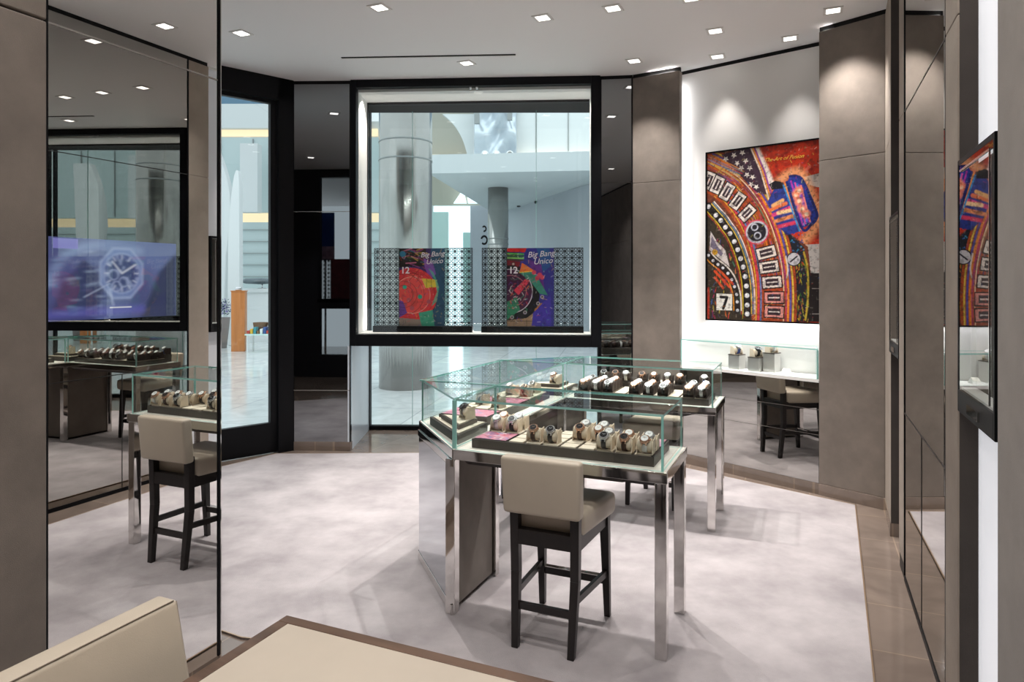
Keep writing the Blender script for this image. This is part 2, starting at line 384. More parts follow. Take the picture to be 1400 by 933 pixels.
mesh_obj('reveal', bm, M_white, win)
bm = BM(); box(bm, WLN-0.075, WLN-0.055, 0.06, 0.43, 1.115, 3.43); mesh_obj('reveal', bm, M_white, win)
bm = BM(); box(bm, 0.02, WLN-0.02, 0.06, 0.43, 3.43, CEIL-0.002); mesh_obj('window_head', bm, M_white, win)
bm = BM(); box(bm, 0.02, 0.05, 0.43, 0.455, 1.0, CEIL); box(bm, WLN-0.07, WLN-0.05, 0.43, 0.455, 1.0, CEIL); box(bm, 0.02, WLN-0.05, 0.43, 0.455, 3.405, CEIL); box(bm, 0.02, WLN-0.05, 0.43, 0.455, 1.0, 1.11)
mesh_obj('back_frame', bm, M_black, win)
xm = lwin(-0.362, 6.43)[0]
for a, b in ((0.055, xm-0.0015), (xm+0.0015, WLN-0.085)):
    bm = BM(); box(bm, a, b, 0.012, 0.02, 1.11, 3.455); mesh_obj('sliding_pane', bm, M_glass, win)
for x in (xm-0.04, xm+0.02):
    bm = BM(); box(bm, x, x+0.02, 0.006, 0.026, 3.43, 3.455); mesh_obj('pane_clip', bm, M_steel, win)
# outer shopfront glass
front = empty('window_2', (-1.555, 7.46, 0), math.atan2(-0.07, 2.5), kind='structure')
FWN = 2.51
bm = BM(); box(bm, 0, 0.012, -0.04, 0.04, 0, CEIL); box(bm, FWN-0.03, FWN, -0.04, 0.04, 0, CEIL); box(bm, 0, FWN, -0.04, 0.04, 0.0, 0.045); box(bm, 0, FWN, -0.04, 0.04, 3.49, CEIL)
mesh_obj('window_frame', bm, M_black, front)
def wx(px): return (px-CX)*7.45/F+1.555
xs = [0.012, wx(564), wx(733), FWN-0.03]
for a, b in zip(xs[:-1], xs[1:]):
    bm = BM()
    for f in box(bm, a+0.002, b-0.002, -0.006, 0.006, 0.045, 3.49): f.material_index = 0
    mesh_obj('pane', bm, M_glassd, front)
    if b < FWN-0.1:
        bm = BM(); box(bm, b-0.002, b+0.002, -0.007, 0.007, 0.045, 3.49); mesh_obj('pane_joint', bm, M_rim, front)
# dark bulkhead over the window
bm = BM(); prism(bm, [(-1.6, 6.95), (1.0, 6.85), (1.0, 7.5), (-1.6, 7.5)], 3.47, CEIL-0.001); struct('trim_bulkhead', bm, M_gap)

# second shopfront window on the far side of the partition (seen in the mirror column)
w3 = empty('window_3', (-5.5, 1.45, 0), 0, kind='structure')
bm = BM(); box(bm, 0, 1.97, -0.05, 0.05, 0, CEIL); box(bm, 1.97, 3.5, -0.05, 0.05, 3.39, CEIL); box(bm, 1.97, 3.5, -0.05, 0.05, 1.16, 1.33); box(bm, 1.97, 3.5, -0.05, 0.05, 0, 0.38); box(bm, 2.95, 3.30, -0.05, 0.05, 0, CEIL)
mesh_obj('window_frame', bm, mat('dark_frame_paint', rgb(40, 40, 46), 0.5), w3)
bm = BM(); box(bm, 1.97, 2.95, -0.006, 0.006, 0.38, 3.39); mesh_obj('pane', bm, M_glassd, w3)
bn3 = empty('advertising_banner', (-3.62, 0.95, 0), 0, 'blue and pink banner outside the far window, seen only in the dark mirror column', 'banner')
bm = BM(); box(bm, -0.16, 0.16, -0.02, 0.02, 2.25, 2.85); mesh_obj('blue_field', bm, mat('banner_blue', rgb(30, 70, 150), 0.5, var=0.3, scale=3), bn3)
bm = BM(); box(bm, -0.16, 0.16, -0.02, 0.02, 2.0, 2.248); mesh_obj('pink_field', bm, mat('banner_pink', rgb(200, 150, 170), 0.5, var=0.4, scale=9), bn3)
bm = BM(); cyl(bm, (0, 0, 0), (0, 0, 2.0), 0.02, n=12); cyl(bm, (0, 0, 0), (0, 0, 0.02), 0.16, n=24); mesh_obj('stand', bm, M_steel, bn3)

# ------------------------------------------------------------ numpy painting canvas (writes a colour attribute, no image)
class Canvas:
    def __init__(s, w, h, res, base):
        s.w, s.h = w, h; s.nx, s.ny = int(w/res)+1, int(h/res)+1
        s.X, s.Y = np.meshgrid(np.linspace(0, w, s.nx), np.linspace(0, h, s.ny)); s.a = np.zeros((s.ny, s.nx, 3)); s.a[:] = rgb(*base); s.res = res
    def noise(s, k, seed):
        r = np.random.RandomState(seed); gx, gy = int(s.w*k)+3, int(s.h*k)+3; g = r.rand(gy, gx)
        fx, fy = s.X*k, s.Y*k; ix, iy = fx.astype(int), fy.astype(int); tx, ty = fx-ix, fy-iy; tx = tx*tx*(3-2*tx); ty = ty*ty*(3-2*ty)
        return (g[iy, ix]*(1-tx)+g[iy, ix+1]*tx)*(1-ty)+(g[iy+1, ix]*(1-tx)+g[iy+1, ix+1]*tx)*ty
    def put(s, mask, col, al=1.0):
        m = (np.clip(mask, 0, 1)*al)[..., None]; s.a = s.a*(1-m)+np.array(rgb(*col))*m
    def poly(s, pts, col, al=1.0):
        ins = np.zeros(s.X.shape, bool); n = len(pts)
        for i in range(n):
            x0, y0 = pts[i]; x1, y1 = pts[(i+1) % n]
            if y0 == y1: continue
            c = ((s.Y >= min(y0, y1)) & (s.Y < max(y0, y1))) & (s.X < (x1-x0)*(s.Y-y0)/(y1-y0)+x0); ins ^= c
        s.put(ins.astype(float), col, al); return ins
    def dist(s, pts):
        d = np.full(s.X.shape, 9.0)
        for (x0, y0), (x1, y1) in zip(pts[:-1], pts[1:]):
            vx, vy = x1-x0, y1-y0; L = vx*vx+vy*vy+1e-12; t = np.clip(((s.X-x0)*vx+(s.Y-y0)*vy)/L, 0, 1)
            d = np.minimum(d, np.hypot(s.X-x0-t*vx, s.Y-y0-t*vy))
        return d
    def stroke(s, pts, w, col, al=1.0, soft=None):
        soft = soft or s.res; s.put((w/2-s.dist(pts))/soft+0.5, col, al)
    def disc(s, c, r, col, al=1.0, soft=None):
        soft = soft or s.res; s.put((r-np.hypot(s.X-c[0], s.Y-c[1]))/soft+0.5, col, al)
    def ring(s, c, r, w, col, al=1.0, soft=None, k=1.0):
        soft = soft or s.res; s.put((w/2-abs(np.hypot(s.X-c[0], (s.Y-c[1])*k)-r))/soft+0.5, col, al)
    def blur(s, rx, ry, n=2):
        for _ in range(n):
            for ax, r in ((1, rx), (0, ry)):
                if r < 1: continue
                k = 2*r+1; p = np.pad(s.a, [(r, r) if i == ax else (0, 0) for i in range(3)], mode='edge'); c = np.cumsum(p, axis=ax)
                z = np.zeros_like(np.take(c, [0], axis=ax)); c = np.concatenate([z, c], axis=ax)
                s.a = (np.take(c, range(k, c.shape[ax]), axis=ax)-np.take(c, range(0, c.shape[ax]-k), axis=ax))/k
    def build(s, name, m, parent, to3d):
        """grid mesh; to3d(x, y) arrays -> Nx3"""
        co = to3d(s.X.ravel(), s.Y.ravel()); i = np.arange(s.nx*s.ny).reshape(s.ny, s.nx)
        fa = np.stack([i[:-1, :-1], i[:-1, 1:], i[1:, 1:], i[1:, :-1]], -1).reshape(-1, 4)
        me = bpy.data.meshes.new(name); me.from_pydata([tuple(c) for c in co], [], [tuple(f) for f in fa.tolist()]); me.update()
        ca = me.color_attributes.new('Col', 'FLOAT_COLOR', 'POINT'); buf = np.ones((s.nx*s.ny, 4), np.float32); buf[:, :3] = np.clip(s.a.reshape(-1, 3), 0, 1); ca.data.foreach_set('color', buf.ravel())
        me.materials.append(m); o = bpy.data.objects.new(name, me); COL.objects.link(o)
        if parent: o.parent = parent
        return o
def curve(pts, n=10):
    out = []; P = [pts[0]]+list(pts)+[pts[-1]]
    for i in range(1, len(P)-2):
        p0, p1, p2, p3 = [np.array(P[j], float) for j in (i-1, i, i+1, i+2)]
        for k in range(n):
            t = k/n; out.append(tuple(0.5*((2*p1)+(-p0+p2)*t+(2*p0-5*p1+4*p2-p3)*t*t+(-p0+3*p1-3*p2+p3)*t**3)))
    out.append(tuple(pts[-1])); return out
def text_mesh(name, body, size, m, parent, matrix, shear=0.0, depth=0.0008, offset=0.0):
    c = bpy.data.curves.new('t', 'FONT'); c.body = body; c.size = size; c.shear = shear; c.extrude = depth; c.align_x = 'CENTER'; c.align_y = 'CENTER'; c.offset = offset
    o = bpy.data.objects.new('t', c); COL.objects.link(o); dg = bpy.context.evaluated_depsgraph_get(); dg.update()
    me = bpy.data.meshes.new_from_object(o.evaluated_get(dg)); bpy.data.objects.remove(o); bpy.data.curves.remove(c)
    me.materials.clear(); me.materials.append(m); t = bpy.data.objects.new(name, me); COL.objects.link(t)
    if parent: t.parent = parent
    t.matrix_local = matrix; return t

# ------------------------------------------------------------ big painting
aw = Vector((AWR[0]-AWL[0], AWR[1]-AWL[1], 0)).normalized()          # along the wall, towards the right in the photo
an = Vector((aw.y, -aw.x, 0))                                        # out of the wall, into the room
APL = Vector((AWL[0], AWL[1], 0)) + an*0.055
def art_hit(px, py):
    d = Vector(((px-CX)/F, 1, 0)); # ray from the lens centre onto the picture plane
    k = APL.dot(an)/d.dot(an); P = d*k; return (P-APL).dot(aw), H-(py-HOR)*k/F
s0, _ = art_hit(967, 300); AW_, AZ0, AZ1 = 1.22, 1.285, 2.735
def ac(cx, cy):
    s, z = art_hit(960+cx*170/587, 180+cy*270/933); return (s-s0, z-AZ0)
def A_(pts): return [ac(*p) for p in pts]
cv = Canvas(AW_, AZ1-AZ0, 0.0032, (200, 52, 22))
n1, n2, n3 = cv.noise(6, 1), cv.noise(25, 2), cv.noise(90, 3)
cv.put((n2-0.55)*4, (150, 30, 20), 0.6); cv.put((n3-0.7)*5, (235, 90, 40), 0.5)
cv.poly(A_([(480, 215), (560, 195), (620, 190), (620, 262), (540, 262), (500, 250)]), (196, 180, 170)); 
cv.poly(A_([(470, 535), (640, 530), (640, 672), (505, 668)]), (205, 196, 190))
cv.poly(A_([(505, 668), (640, 672), (640, 900), (490, 900)]), (34, 26, 26))
for y in (742, 862): cv.stroke(A_([(520, y), (640, y)]), 0.004, (200, 190, 180))
# pale halo where the case edge meets the red ground
cv.stroke(curve(A_([(245, 80), (285, 175), (330, 255), (400, 205), (470, 205), (545, 380), (535, 450), (480, 520)])), 0.07, (244, 176, 120), 0.75, 0.05)
cv.stroke(curve(A_([(255, 90), (300, 190), (325, 250)])), 0.06, (245, 232, 222), 0.95, 0.02)
# body of the watch case, layered bands
body = A_([(20, 110), (235, 60), (300, 190), (335, 320), (400, 470), (500, 545), (515, 690), (490, 900), (0, 900)])
cv.poly(body, (120, 60, 40))
cv.poly(A_([(360, 460), (400, 470), (480, 545), (515, 690), (490, 900), (395, 900), (400, 760), (385, 620)]), (30, 34, 42))
for i in range(170):
    t = random.random(); x = 395+110*random.random(); y = 600+290*t; h = random.choice([8, 14, 26])
    cv.stroke(A_([(x, y), (x+random.uniform(-4, 8), y+h)]), 0.006, random.choice([(200, 190, 30), (150, 160, 30), (210, 90, 20), (60, 120, 50), (18, 18, 24), (120, 20, 30)]), 0.8)
for i in range(90):
    x = 350+130*random.random(); y = 470+120*random.random()
    cv.disc(ac(x, y), random.uniform(0.003, 0.008), random.choice([(40, 110, 190), (60, 160, 200), (20, 24, 40), (20, 60, 130)]), 0.8)
band0 = [(15, 175), (110, 225), (190, 300), (255, 400), (300, 510), (330, 640), (340, 760), (338, 900)]
cv.stroke(curve(A_(band0)), 0.36, (176, 74, 30))
def offs(pts, d):
    o = []; 
    for i, p in enumerate(pts):
        a = pts[max(0, i-1)]; b = pts[min(len(pts)-1, i+1)]; vx, vy = b[0]-a[0], b[1]-a[1]; l = math.hypot(vx, vy); o.append((p[0]-vy/l*d, p[1]+vx/l*d))
    return o
pal = [(225, 60, 60), (240, 150, 40), (200, 40, 110), (90, 60, 150), (50, 110, 190), (240, 220, 90), (60, 150, 120), (230, 110, 30)]
for k in range(260):
    dd = random.uniform(-72, 66); i0 = random.uniform(0, 5.5); c = curve(offs(band0, dd), 8); j = int(i0*8); seg = c[j:j+random.randint(3, 8)]
    if len(seg) > 1: cv.stroke(A_(seg), random.uniform(0.003, 0.009), random.choice(pal+[(30, 20, 24)]*4+[(120, 40, 20)]*3), 0.65)
for dd, w, c in ((-66, 0.018, (238, 140, 40)), (-78, 0.014, (66, 80, 170)), (-90, 0.012, (236, 206, 80)), (-58, 0.010, (190, 50, 110)), (-46, 0.007, (250, 230, 190)), (62, 0.012, (60, 130, 190)), (74, 0.014, (220, 60, 90)), (84, 0.008, (240, 190, 60))):
    cv.stroke(curve(A_(offs(band0, dd))), w, c, 0.92)
# inner dial region, lower left
dial = [(20, 340), (90, 400), (150, 480), (195, 590), (225, 700), (232, 900), (0, 900), (0, 330)]
cv.poly(A_(curve(dial[:6])+dial[6:]), (62, 52, 40))
for k in range(130):
    x, y = random.uniform(25, 225), random.uniform(400, 890)
    if y < 900-1.6*(232-x)*0+0 and (x < 40+ (y-340)*0.5):
        cv.stroke(A_([(x, y), (x+random.uniform(-6, 10), y+random.uniform(10, 34))]), 0.007, random.choice(pal+[(20, 18, 18)]*5+[(200, 180, 40)]*2), 0.75)
bead = [(30, 355), (65, 395), (88, 420), (110, 452), (132, 482), (152, 520), (168, 558), (182, 600), (194, 640), (203, 685), (209, 730), (212, 775), (213, 820), (213, 862)]
cv.stroke(curve(A_(bead)), 0.075, (30, 24, 24)); 
for d_, c in ((-20, (230, 200, 80)), (-28, (70, 150, 190)), (20, (220, 190, 40)), (-36, (244, 240, 232)), (27, (180, 50, 40))): cv.stroke(curve(A_(offs(bead, d_))), 0.008, c)
for p in bead: cv.disc(ac(*p), 0.026, (16, 14, 18)); cv.disc(ac(*p), 0.0205, (226, 224, 226)); cv.disc(ac(p[0]-2, p[1]-4), 0.008, (255, 255, 255))
bead2 = [(30, 585), (52, 610), (75, 628), (98, 645), (122, 670), (140, 700), (153, 733), (163, 770), (166, 805), (167, 845)]
cv.stroke(curve(A_(bead2)), 0.06, (40, 32, 30)); cv.stroke(curve(A_(offs(bead2, -18))), 0.012, (236, 226, 214)); cv.stroke(curve(A_(offs(bead2, 17))), 0.009, (230, 150, 40))
for p in bead2: cv.disc(ac(*p), 0.018, (16, 14, 18)); cv.disc(ac(*p), 0.0135, (222, 222, 226))
for a, b in (((60, 660), (130, 735)), ((75, 650), (145, 720)), ((60, 690), (100, 740))): cv.stroke(A_([a, b]), 0.02, (226, 80, 40), 0.9)
cv.poly(A_([(40, 470), (70, 520), (110, 560), (130, 640), (70, 590), (35, 560)]), (220, 210, 206)); cv.poly(A_([(45, 490), (75, 545), (100, 575), (90, 590), (40, 545)]), (120, 110, 130)); cv.disc(ac(60, 570), 0.026, (200, 150, 40))
cv.poly(A_([(67, 765), (142, 768), (142, 846), (67, 844)]), (236, 232, 222))
cv.stroke(A_([(88, 782), (118, 784), (100, 836)]), 0.024, (22, 18, 18)); cv.stroke(A_([(30, 740), (30, 890)]), 0.02, (200, 60, 40), 0.8)
# hour batons on the bezel
def baton(cx, cy, ang, L=80, Wd=44, c=(238, 228, 218)):
    ca, sa = math.cos(ang), math.sin(ang)
    def r(x, y): return (cx+x*ca-y*sa, cy+x*sa+y*ca)
    cv.poly(A_([r(-L/2-5, -Wd/2-6), r(L/2+5, -Wd/2-6), r(L/2+5, Wd/2+6), r(-L/2-5, Wd/2+6)]), (38, 26, 26))
    cv.poly(A_([r(-L/2, -Wd/2), r(L/2, -Wd/2), r(L/2, Wd/2), r(-L/2, Wd/2)]), c)
    cv.poly(A_([r(-L/2+13, -Wd/2+9), r(L/2-13, -Wd/2+9), r(L/2-13, Wd/2-9), r(-L/2+13, Wd/2-9)]), (60, 42, 50))
    cv.poly(A_([r(-L/2+18, -3), r(L/2-18, -3), r(L/2-18, 3), r(-L/2+18, 3)]), (226, 214, 206))
for x, y, a in ((32, 232, 1.95), (72, 252, 2.0), (118, 285, 2.1), (168, 328, 2.2), (212, 385, 2.35)): baton(x, y, a)
for x, y, a in ((303, 572, -0.25), (316, 640, -0.15), (330, 712, -0.08), (340, 785, 0.0), (340, 852, 0.05)): baton(x, y, a, 88, 50, (240, 226, 214) if y < 740 else (230, 150, 140))
cv.disc(ac(258, 475), 0.105, (214, 70, 90)); cv.disc(ac(258, 475), 0.093, (196, 196, 204)); cv.disc(ac(258, 475), 0.078, (34, 30, 40))
for x, y in ((248, 452), (262, 492)): cv.ring(ac(x, y), 0.026, 0.011, (200, 200, 212))
# stars
def star(cx, cy, r=15):
    pts = [(cx+(r if i % 2 == 0 else r*0.45)*math.cos(i*PI/5+0.3), cy+(r if i % 2 == 0 else r*0.45)*math.sin(i*PI/5+0.3)) for i in range(10)]
    cv.poly(A_(pts), (240, 232, 220))
cv.poly(A_([(90, 110), (235, 70), (290, 190), (318, 300), (260, 290), (170, 200)]), (66, 44, 60))
for k in range(40):
    x, y = random.uniform(60, 120), random.uniform(110, 150); cv.stroke(A_([(x-60, y), (x+80, y+75+random.uniform(-20, 20))]), 0.005, random.choice(pal), 0.5)
for p in ((112, 130), (150, 112), (190, 100), (165, 150), (205, 138), (185, 172), (225, 172), (212, 205), (238, 215), (232, 250), (256, 262)): star(*p)
for d_, c in ((0, (240, 150, 60)), (9, (160, 70, 160)), (-9, (250, 226, 200))): cv.stroke(A_([(238+d_, 75), (285+d_, 185), (325+d_, 320)]), 0.012, c)
# crown with its pusher
cv.poly(A_([(310, 330), (345, 262), (395, 245), (470, 470), (400, 490), (350, 440)]), (46, 60, 140))
cv.poly(A_([(315, 250), (345, 232), (385, 240), (380, 270), (330, 275)]), (24, 22, 30))
for a, b, c in (((325, 370), (395, 340), (236, 120, 60)), ((335, 395), (415, 360), (230, 70, 130)), ((345, 425), (425, 400), (244, 150, 90)), ((360, 450), (440, 430), (220, 60, 90)), ((335, 350), (380, 325), (240, 180, 110)), ((360, 385), (420, 372), (250, 210, 150))):
    cv.stroke(A_([a, b]), 0.03, c, 0.95, 0.01)
cv.stroke(A_([(395, 250), (470, 460)]), 0.025, (240, 150, 50)); cv.stroke(A_([(385, 255), (460, 470)]), 0.012, (60, 150, 210))
cr = A_([(400, 240), (415, 212), (450, 212), (480, 240), (538, 375), (540, 410), (515, 440), (470, 455)])
cv.poly(cr, (40, 56, 150)); 
for i in range(7):
    t = i/6; cv.stroke(A_([(415+40*t*1.4+5, 235+25*t), (475+42*t, 440-30*t*0.6)]), 0.013, [(190, 60, 180), (40, 70, 180), (220, 80, 160), (60, 120, 210), (150, 60, 180), (236, 130, 120), (30, 50, 130)][i])
for x, y in ((440, 300), (455, 330), (470, 365), (490, 390), (455, 280)): cv.disc(ac(x, y), 0.035, (244, 140, 90), 0.85, 0.02); cv.disc(ac(x+3, y), 0.015, (252, 226, 190), 0.9, 0.01)
cv.stroke(curve(cr[1:]+[cr[0]]), 0.022, (28, 40, 110)); cv.disc(ac(433, 603), 0.058, (24, 24, 30)); cv.disc(ac(433, 603), 0.05, (206, 202, 206)); cv.stroke(A_([(418, 615), (448, 590)]), 0.012, (40, 36, 46)); 
cv.stroke(curve(A_([(395, 590), (405, 650), (400, 690)])), 0.012, (226, 214, 200))
cv.stroke(curve(A_([(480, 570), (498, 650), (500, 780), (488, 890)])), 0.014, (220, 190, 60), 0.8)
for k in range(420):
    x, y = random.uniform(20, 600), random.uniform(60, 880); a = random.uniform(0, PI); L = random.uniform(4, 16)
    cv.stroke(A_([(x, y), (x+L*math.cos(a), y+L*math.sin(a))]), random.uniform(0.0025, 0.005), random.choice(pal+[(18, 16, 20)]*4+[(244, 232, 214)]*2), 0.55)
cv.put((n3-0.66)*4, (20, 18, 20), 0.55); cv.put((cv.noise(40, 19)-0.62)*5, (30, 16, 18), 0.4); cv.put((cv.noise(60, 9)-0.78)*4, (245, 235, 220), 0.15)
paint = empty('painting', tuple(APL+aw*(s0+AW_/2)+Vector((0, 0, AZ0))), math.atan2(aw.y, aw.x), 'large pop-art painting of a watch crown in red, orange and blue on lit wall', 'painting')
pm = attr_mat('painted_canvas', 0.4)
cv.build('canvas', pm, paint, lambda x, y: np.stack([x-AW_/2, np.full_like(x, -0.002), y], -1))
bm = BM()
hw, hh = AW_/2, AZ1-AZ0
for a in ((-hw-0.012, -hw, -0.012, hh+0.012), (hw, hw+0.012, -0.012, hh+0.012), (-hw, hw, -0.012, 0), (-hw, hw, hh, hh+0.012)): box(bm, a[0], a[1], -0.012, 0.04, a[2], a[3])
mesh_obj('picture_frame', bm, M_black, paint)
bm = BM(); box(bm, -hw, hw, 0.001, 0.03, 0.02, hh); mesh_obj('backing_board', bm, M_white, paint)
M_ink_y = mat('yellow_ink', rgb(238, 190, 70), 0.5)
tx, tz = ac(367, 128)
Rm = Matrix.Rotation(PI/2, 4, 'X')
text_mesh('lettering', 'The Art of Fusion', 0.044, M_ink_y, paint, Matrix.Translation((tx+0.03-AW_/2, -0.004, tz)) @ Matrix.Rotation(0.0, 4, 'Y') @ Rm, shear=0.45)
led = area('led_under_painting', tuple(APL+aw*(s0+AW_/2)-an*0.020+Vector((0, 0, AZ0-0.016))), (AW_, 0.02), 4, (0.96, 0.97, 1.0)); led.rotation_euler = (0, 0, math.atan2(aw.y, aw.x))
bm = BM(); box(bm, -hw+0.01, hw-0.01, 0.015, 0.04, 0.0, 0.012); mesh_obj('light_strip', bm, M_led, paint)

# ------------------------------------------------------------ lattice screens with printed panels in the window
def lattice_bm(regions, z0, z1):
    """flat cut-out pattern: crossing diagonals, rings and squares"""
    bm = BM(); c = 0.0642; th = 0.0058; y0, y1 = -0.002, 0.002
    def bar(p, q, w=th):
        dx, dz = q[0]-p[0], q[1]-p[1]; L = math.hypot(dx, dz)
        if L < 1e-4: return
        nx, nz = -dz/L*w/2, dx/L*w/2
        a = [(p[0]+nx, p[1]+nz), (q[0]+nx, q[1]+nz), (q[0]-nx, q[1]-nz), (p[0]-nx, p[1]-nz)]
        hexa(bm, [(x, y0, z) for x, z in a], [(x, y1, z) for x, z in a])
    for xa, xb in regions:
        nx = max(1, round((xb-xa)/c)); nz = round((z1-z0)/c); cx, cz = (xb-xa)/nx, (z1-z0)/nz
        for i in range(nx):
            for j in range(nz):
                x, z = xa+i*cx, z0+j*cz; mx, mz = x+cx/2, z+cz/2
                bar((x, z), (x+cx, z+cz)); bar((x+cx, z), (x, z+cz))
                bar((mx, z), (mx, z+cz), 0.0046); bar((x, mz), (x+cx, mz), 0.0046)
                q = 0.25; bar((mx-cx*q, mz), (mx, mz+cz*q), 0.0046); bar((mx, mz+cz*q), (mx+cx*q, mz), 0.0046); bar((mx+cx*q, mz), (mx, mz-cz*q), 0.0046); bar((mx, mz-cz*q), (mx-cx*q, mz), 0.0046)
                pr = [(mx+0.42*cx*math.cos(t), mz+0.42*cz*math.sin(t)) for t in [k*PI/6 for k in range(12)]]
                for k in range(12): bar(pr[k], pr[(k+1) % 12], 0.005)
        for x in (xa, xb): bar((x, z0), (x, z1), 0.006)
        for z in (z0, z1): bar((xa, z), (xb, z), 0.006)
    return bm
M_print = attr_mat('printed_panel', 0.35)
def print_panel(kind, w, h):
    cv = Canvas(w, h, 0.004, (60, 40, 90)); k = h/480.0       # drawing units: px of a 4.5x crop, y down from panel top
    def p(x, y): return (x*k, h-y*k)
    def P(l): return [p(*a) for a in l]
    n = cv.noise(30, 5+kind)
    if kind == 0:
        cv.poly(P([(200, 0), (300, 0), (300, 480), (150, 480)]), (52, 84, 110)); cv.poly(P([(0, 100), (160, 100), (150, 330), (0, 330)]), (60, 40, 96))
        cv.poly(P([(0, 0), (170, 0), (150, 110), (0, 120)]), (40, 34, 30))
        for i in range(30): a = random.uniform(0, 150); b = random.uniform(0, 100); cv.stroke(P([(a, b), (a+random.uniform(20, 70), b+random.uniform(-20, 30))]), 0.01, random.choice([(200, 160, 60), (220, 120, 150), (120, 60, 40), (60, 120, 140), (150, 60, 120), (90, 110, 60)]), 0.8)
        cv.disc(p(22, 35), 0.03, (50, 120, 150)); cv.poly(P([(60, 110), (170, 160), (230, 240), (120, 200)]), (90, 70, 160))
        cv.poly(P([(150, 60), (210, 90), (230, 160), (190, 200), (160, 120)]), (150, 90, 180), 0.7)
        cv.disc(p(70, 290), 0.27, (40, 30, 40)); cv.disc(p(75, 285), 0.262, (226, 62, 66)); cv.disc(p(80, 290), 0.18, (236, 84, 80)); cv.ring(p(80, 290), 0.18, 0.006, (250, 170, 150)); cv.ring(p(75, 285), 0.235, 0.006, (190, 40, 50))
        for q in ((30, 240), (130, 300), (185, 330), (80, 370), (150, 240), (35, 350), (60, 320)): cv.disc(p(*q), 0.022, random.choice([(190, 90, 100), (60, 170, 140), (250, 120, 110)]))
        cv.disc(p(35, 240), 0.02, (60, 180, 150)); cv.poly(P([(140, 185), (235, 195), (240, 240), (165, 245)]), (226, 196, 70)); cv.stroke(P([(170, 190), (172, 242)]), 0.004, (90, 70, 40)); cv.stroke(P([(200, 192), (202, 242)]), 0.004, (90, 70, 40))
        cv.poly(P([(0, 320), (25, 330), (50, 400), (0, 430)]), (110, 70, 150)); cv.poly(P([(0, 430), (130, 440), (140, 480), (0, 480)]), (150, 130, 120)); cv.poly(P([(120, 400), (210, 380), (220, 480), (140, 480)]), (70, 160, 130))
        cv.poly(P([(180, 120), (215, 150), (250, 240), (235, 330), (200, 360), (235, 270), (225, 200)]), (90, 180, 150), 0.75)
        for i in range(24): cv.stroke(P([(random.uniform(0, 160), random.uniform(120, 200)), (random.uniform(0, 160), random.uniform(140, 210))]), 0.004, random.choice([(250, 110, 90), (20, 20, 20), (230, 60, 60)]), 0.8)
    else:
        cv.poly(P([(60, 0), (300, 0), (300, 480), (180, 480)]), (54, 50, 130)); cv.poly(P([(180, 0), (260, 0), (270, 110), (220, 150)]), (44, 84, 140)); cv.poly(P([(130, 70), (210, 100), (230, 260), (180, 240)]), (110, 50, 130), 0.8)
        cv.poly(P([(0, 0), (120, 0), (110, 26), (0, 22)]), (206, 40, 40))
        for i in range(4): cv.stroke(P([(0, 34+i*13), (100, 38+i*13)]), 0.013, [(90, 180, 60), (50, 110, 50), (130, 200, 80), (80, 60, 40)][i])
        cv.poly(P([(0, 75), (80, 85), (70, 160), (0, 180)]), (120, 30, 40)); cv.disc(p(38, 98), 0.018, (60, 50, 50)); cv.disc(p(38, 98), 0.011, (180, 150, 140))
        cv.disc(p(20, 285), 0.285, (26, 24, 28)); cv.disc(p(20, 265), 0.215, (70, 30, 60)); cv.ring(p(20, 265), 0.215, 0.006, (220, 210, 220)); cv.ring(p(20, 265), 0.155, 0.005, (200, 120, 130))
        cv.poly(P([(60, 140), (170, 150), (250, 290), (200, 280), (140, 200)]), (60, 130, 110)); cv.poly(P([(90, 90), (170, 140), (75, 150)]), (226, 110, 50)); cv.stroke(P([(75, 150), (165, 142)]), 0.007, (250, 200, 60))
        cv.poly(P([(40, 260), (110, 190), (140, 200), (70, 290)]), (210, 60, 80)); cv.poly(P([(0, 330), (60, 300), (80, 380), (0, 440)]), (50, 120, 90))
        for i in range(60): a, b = random.uniform(0, 140), random.uniform(190, 380); cv.stroke(P([(a, b), (a+random.uniform(-18, 18), b+random.uniform(-18, 18))]), 0.005, random.choice([(230, 220, 220), (220, 60, 80), (60, 160, 120), (20, 20, 20), (230, 120, 60)]), 0.85)
        for q in ((190, 340), (215, 300), (30, 425), (110, 395)): cv.disc(p(*q), 0.018, (170, 160, 160)); cv.disc(p(*q), 0.010, (60, 56, 60))
        for q in ((165, 150), (200, 165), (185, 185), (215, 180)): cv.disc(p(*q), 0.022, (206, 70, 90))
        for q in ((195, 365), (210, 350), (180, 380)): cv.disc(p(*q), 0.02, (170, 110, 50))
        cv.poly(P([(0, 445), (120, 430), (160, 400), (160, 480), (0, 480)]), (150, 120, 96)); cv.stroke(P([(0, 448), (150, 448)]), 0.006, (50, 40, 36)); cv.stroke(P([(120, 440), (120, 480)]), 0.005, (50, 40, 36))
        cv.poly(P([(160, 400), (270, 280), (270, 480), (150, 480)]), (66, 52, 150))
    rr = random.Random(40+kind)
    for i in range(170):
        a, b = rr.uniform(0, w/k), rr.uniform(0, 480); t = rr.uniform(0, PI); L = rr.uniform(5, 22)
        cv.stroke(P([(a, b), (a+L*math.cos(t), b+L*math.sin(t))]), 0.004, rr.choice([(16, 14, 18), (16, 14, 18), (230, 220, 210), (220, 70, 70), (70, 170, 140), (230, 180, 70), (110, 80, 180), (40, 60, 120)]), 0.6)
    for r_ in (0.09, 0.13, 0.20): cv.ring(p(30, 285), r_, 0.004, (20, 16, 20), 0.7)
    cv.put((n-0.6)*2, (20, 20, 24), 0.35)
    return cv
M_inkw = mat('white_ink', rgb(232, 222, 226), 0.5)
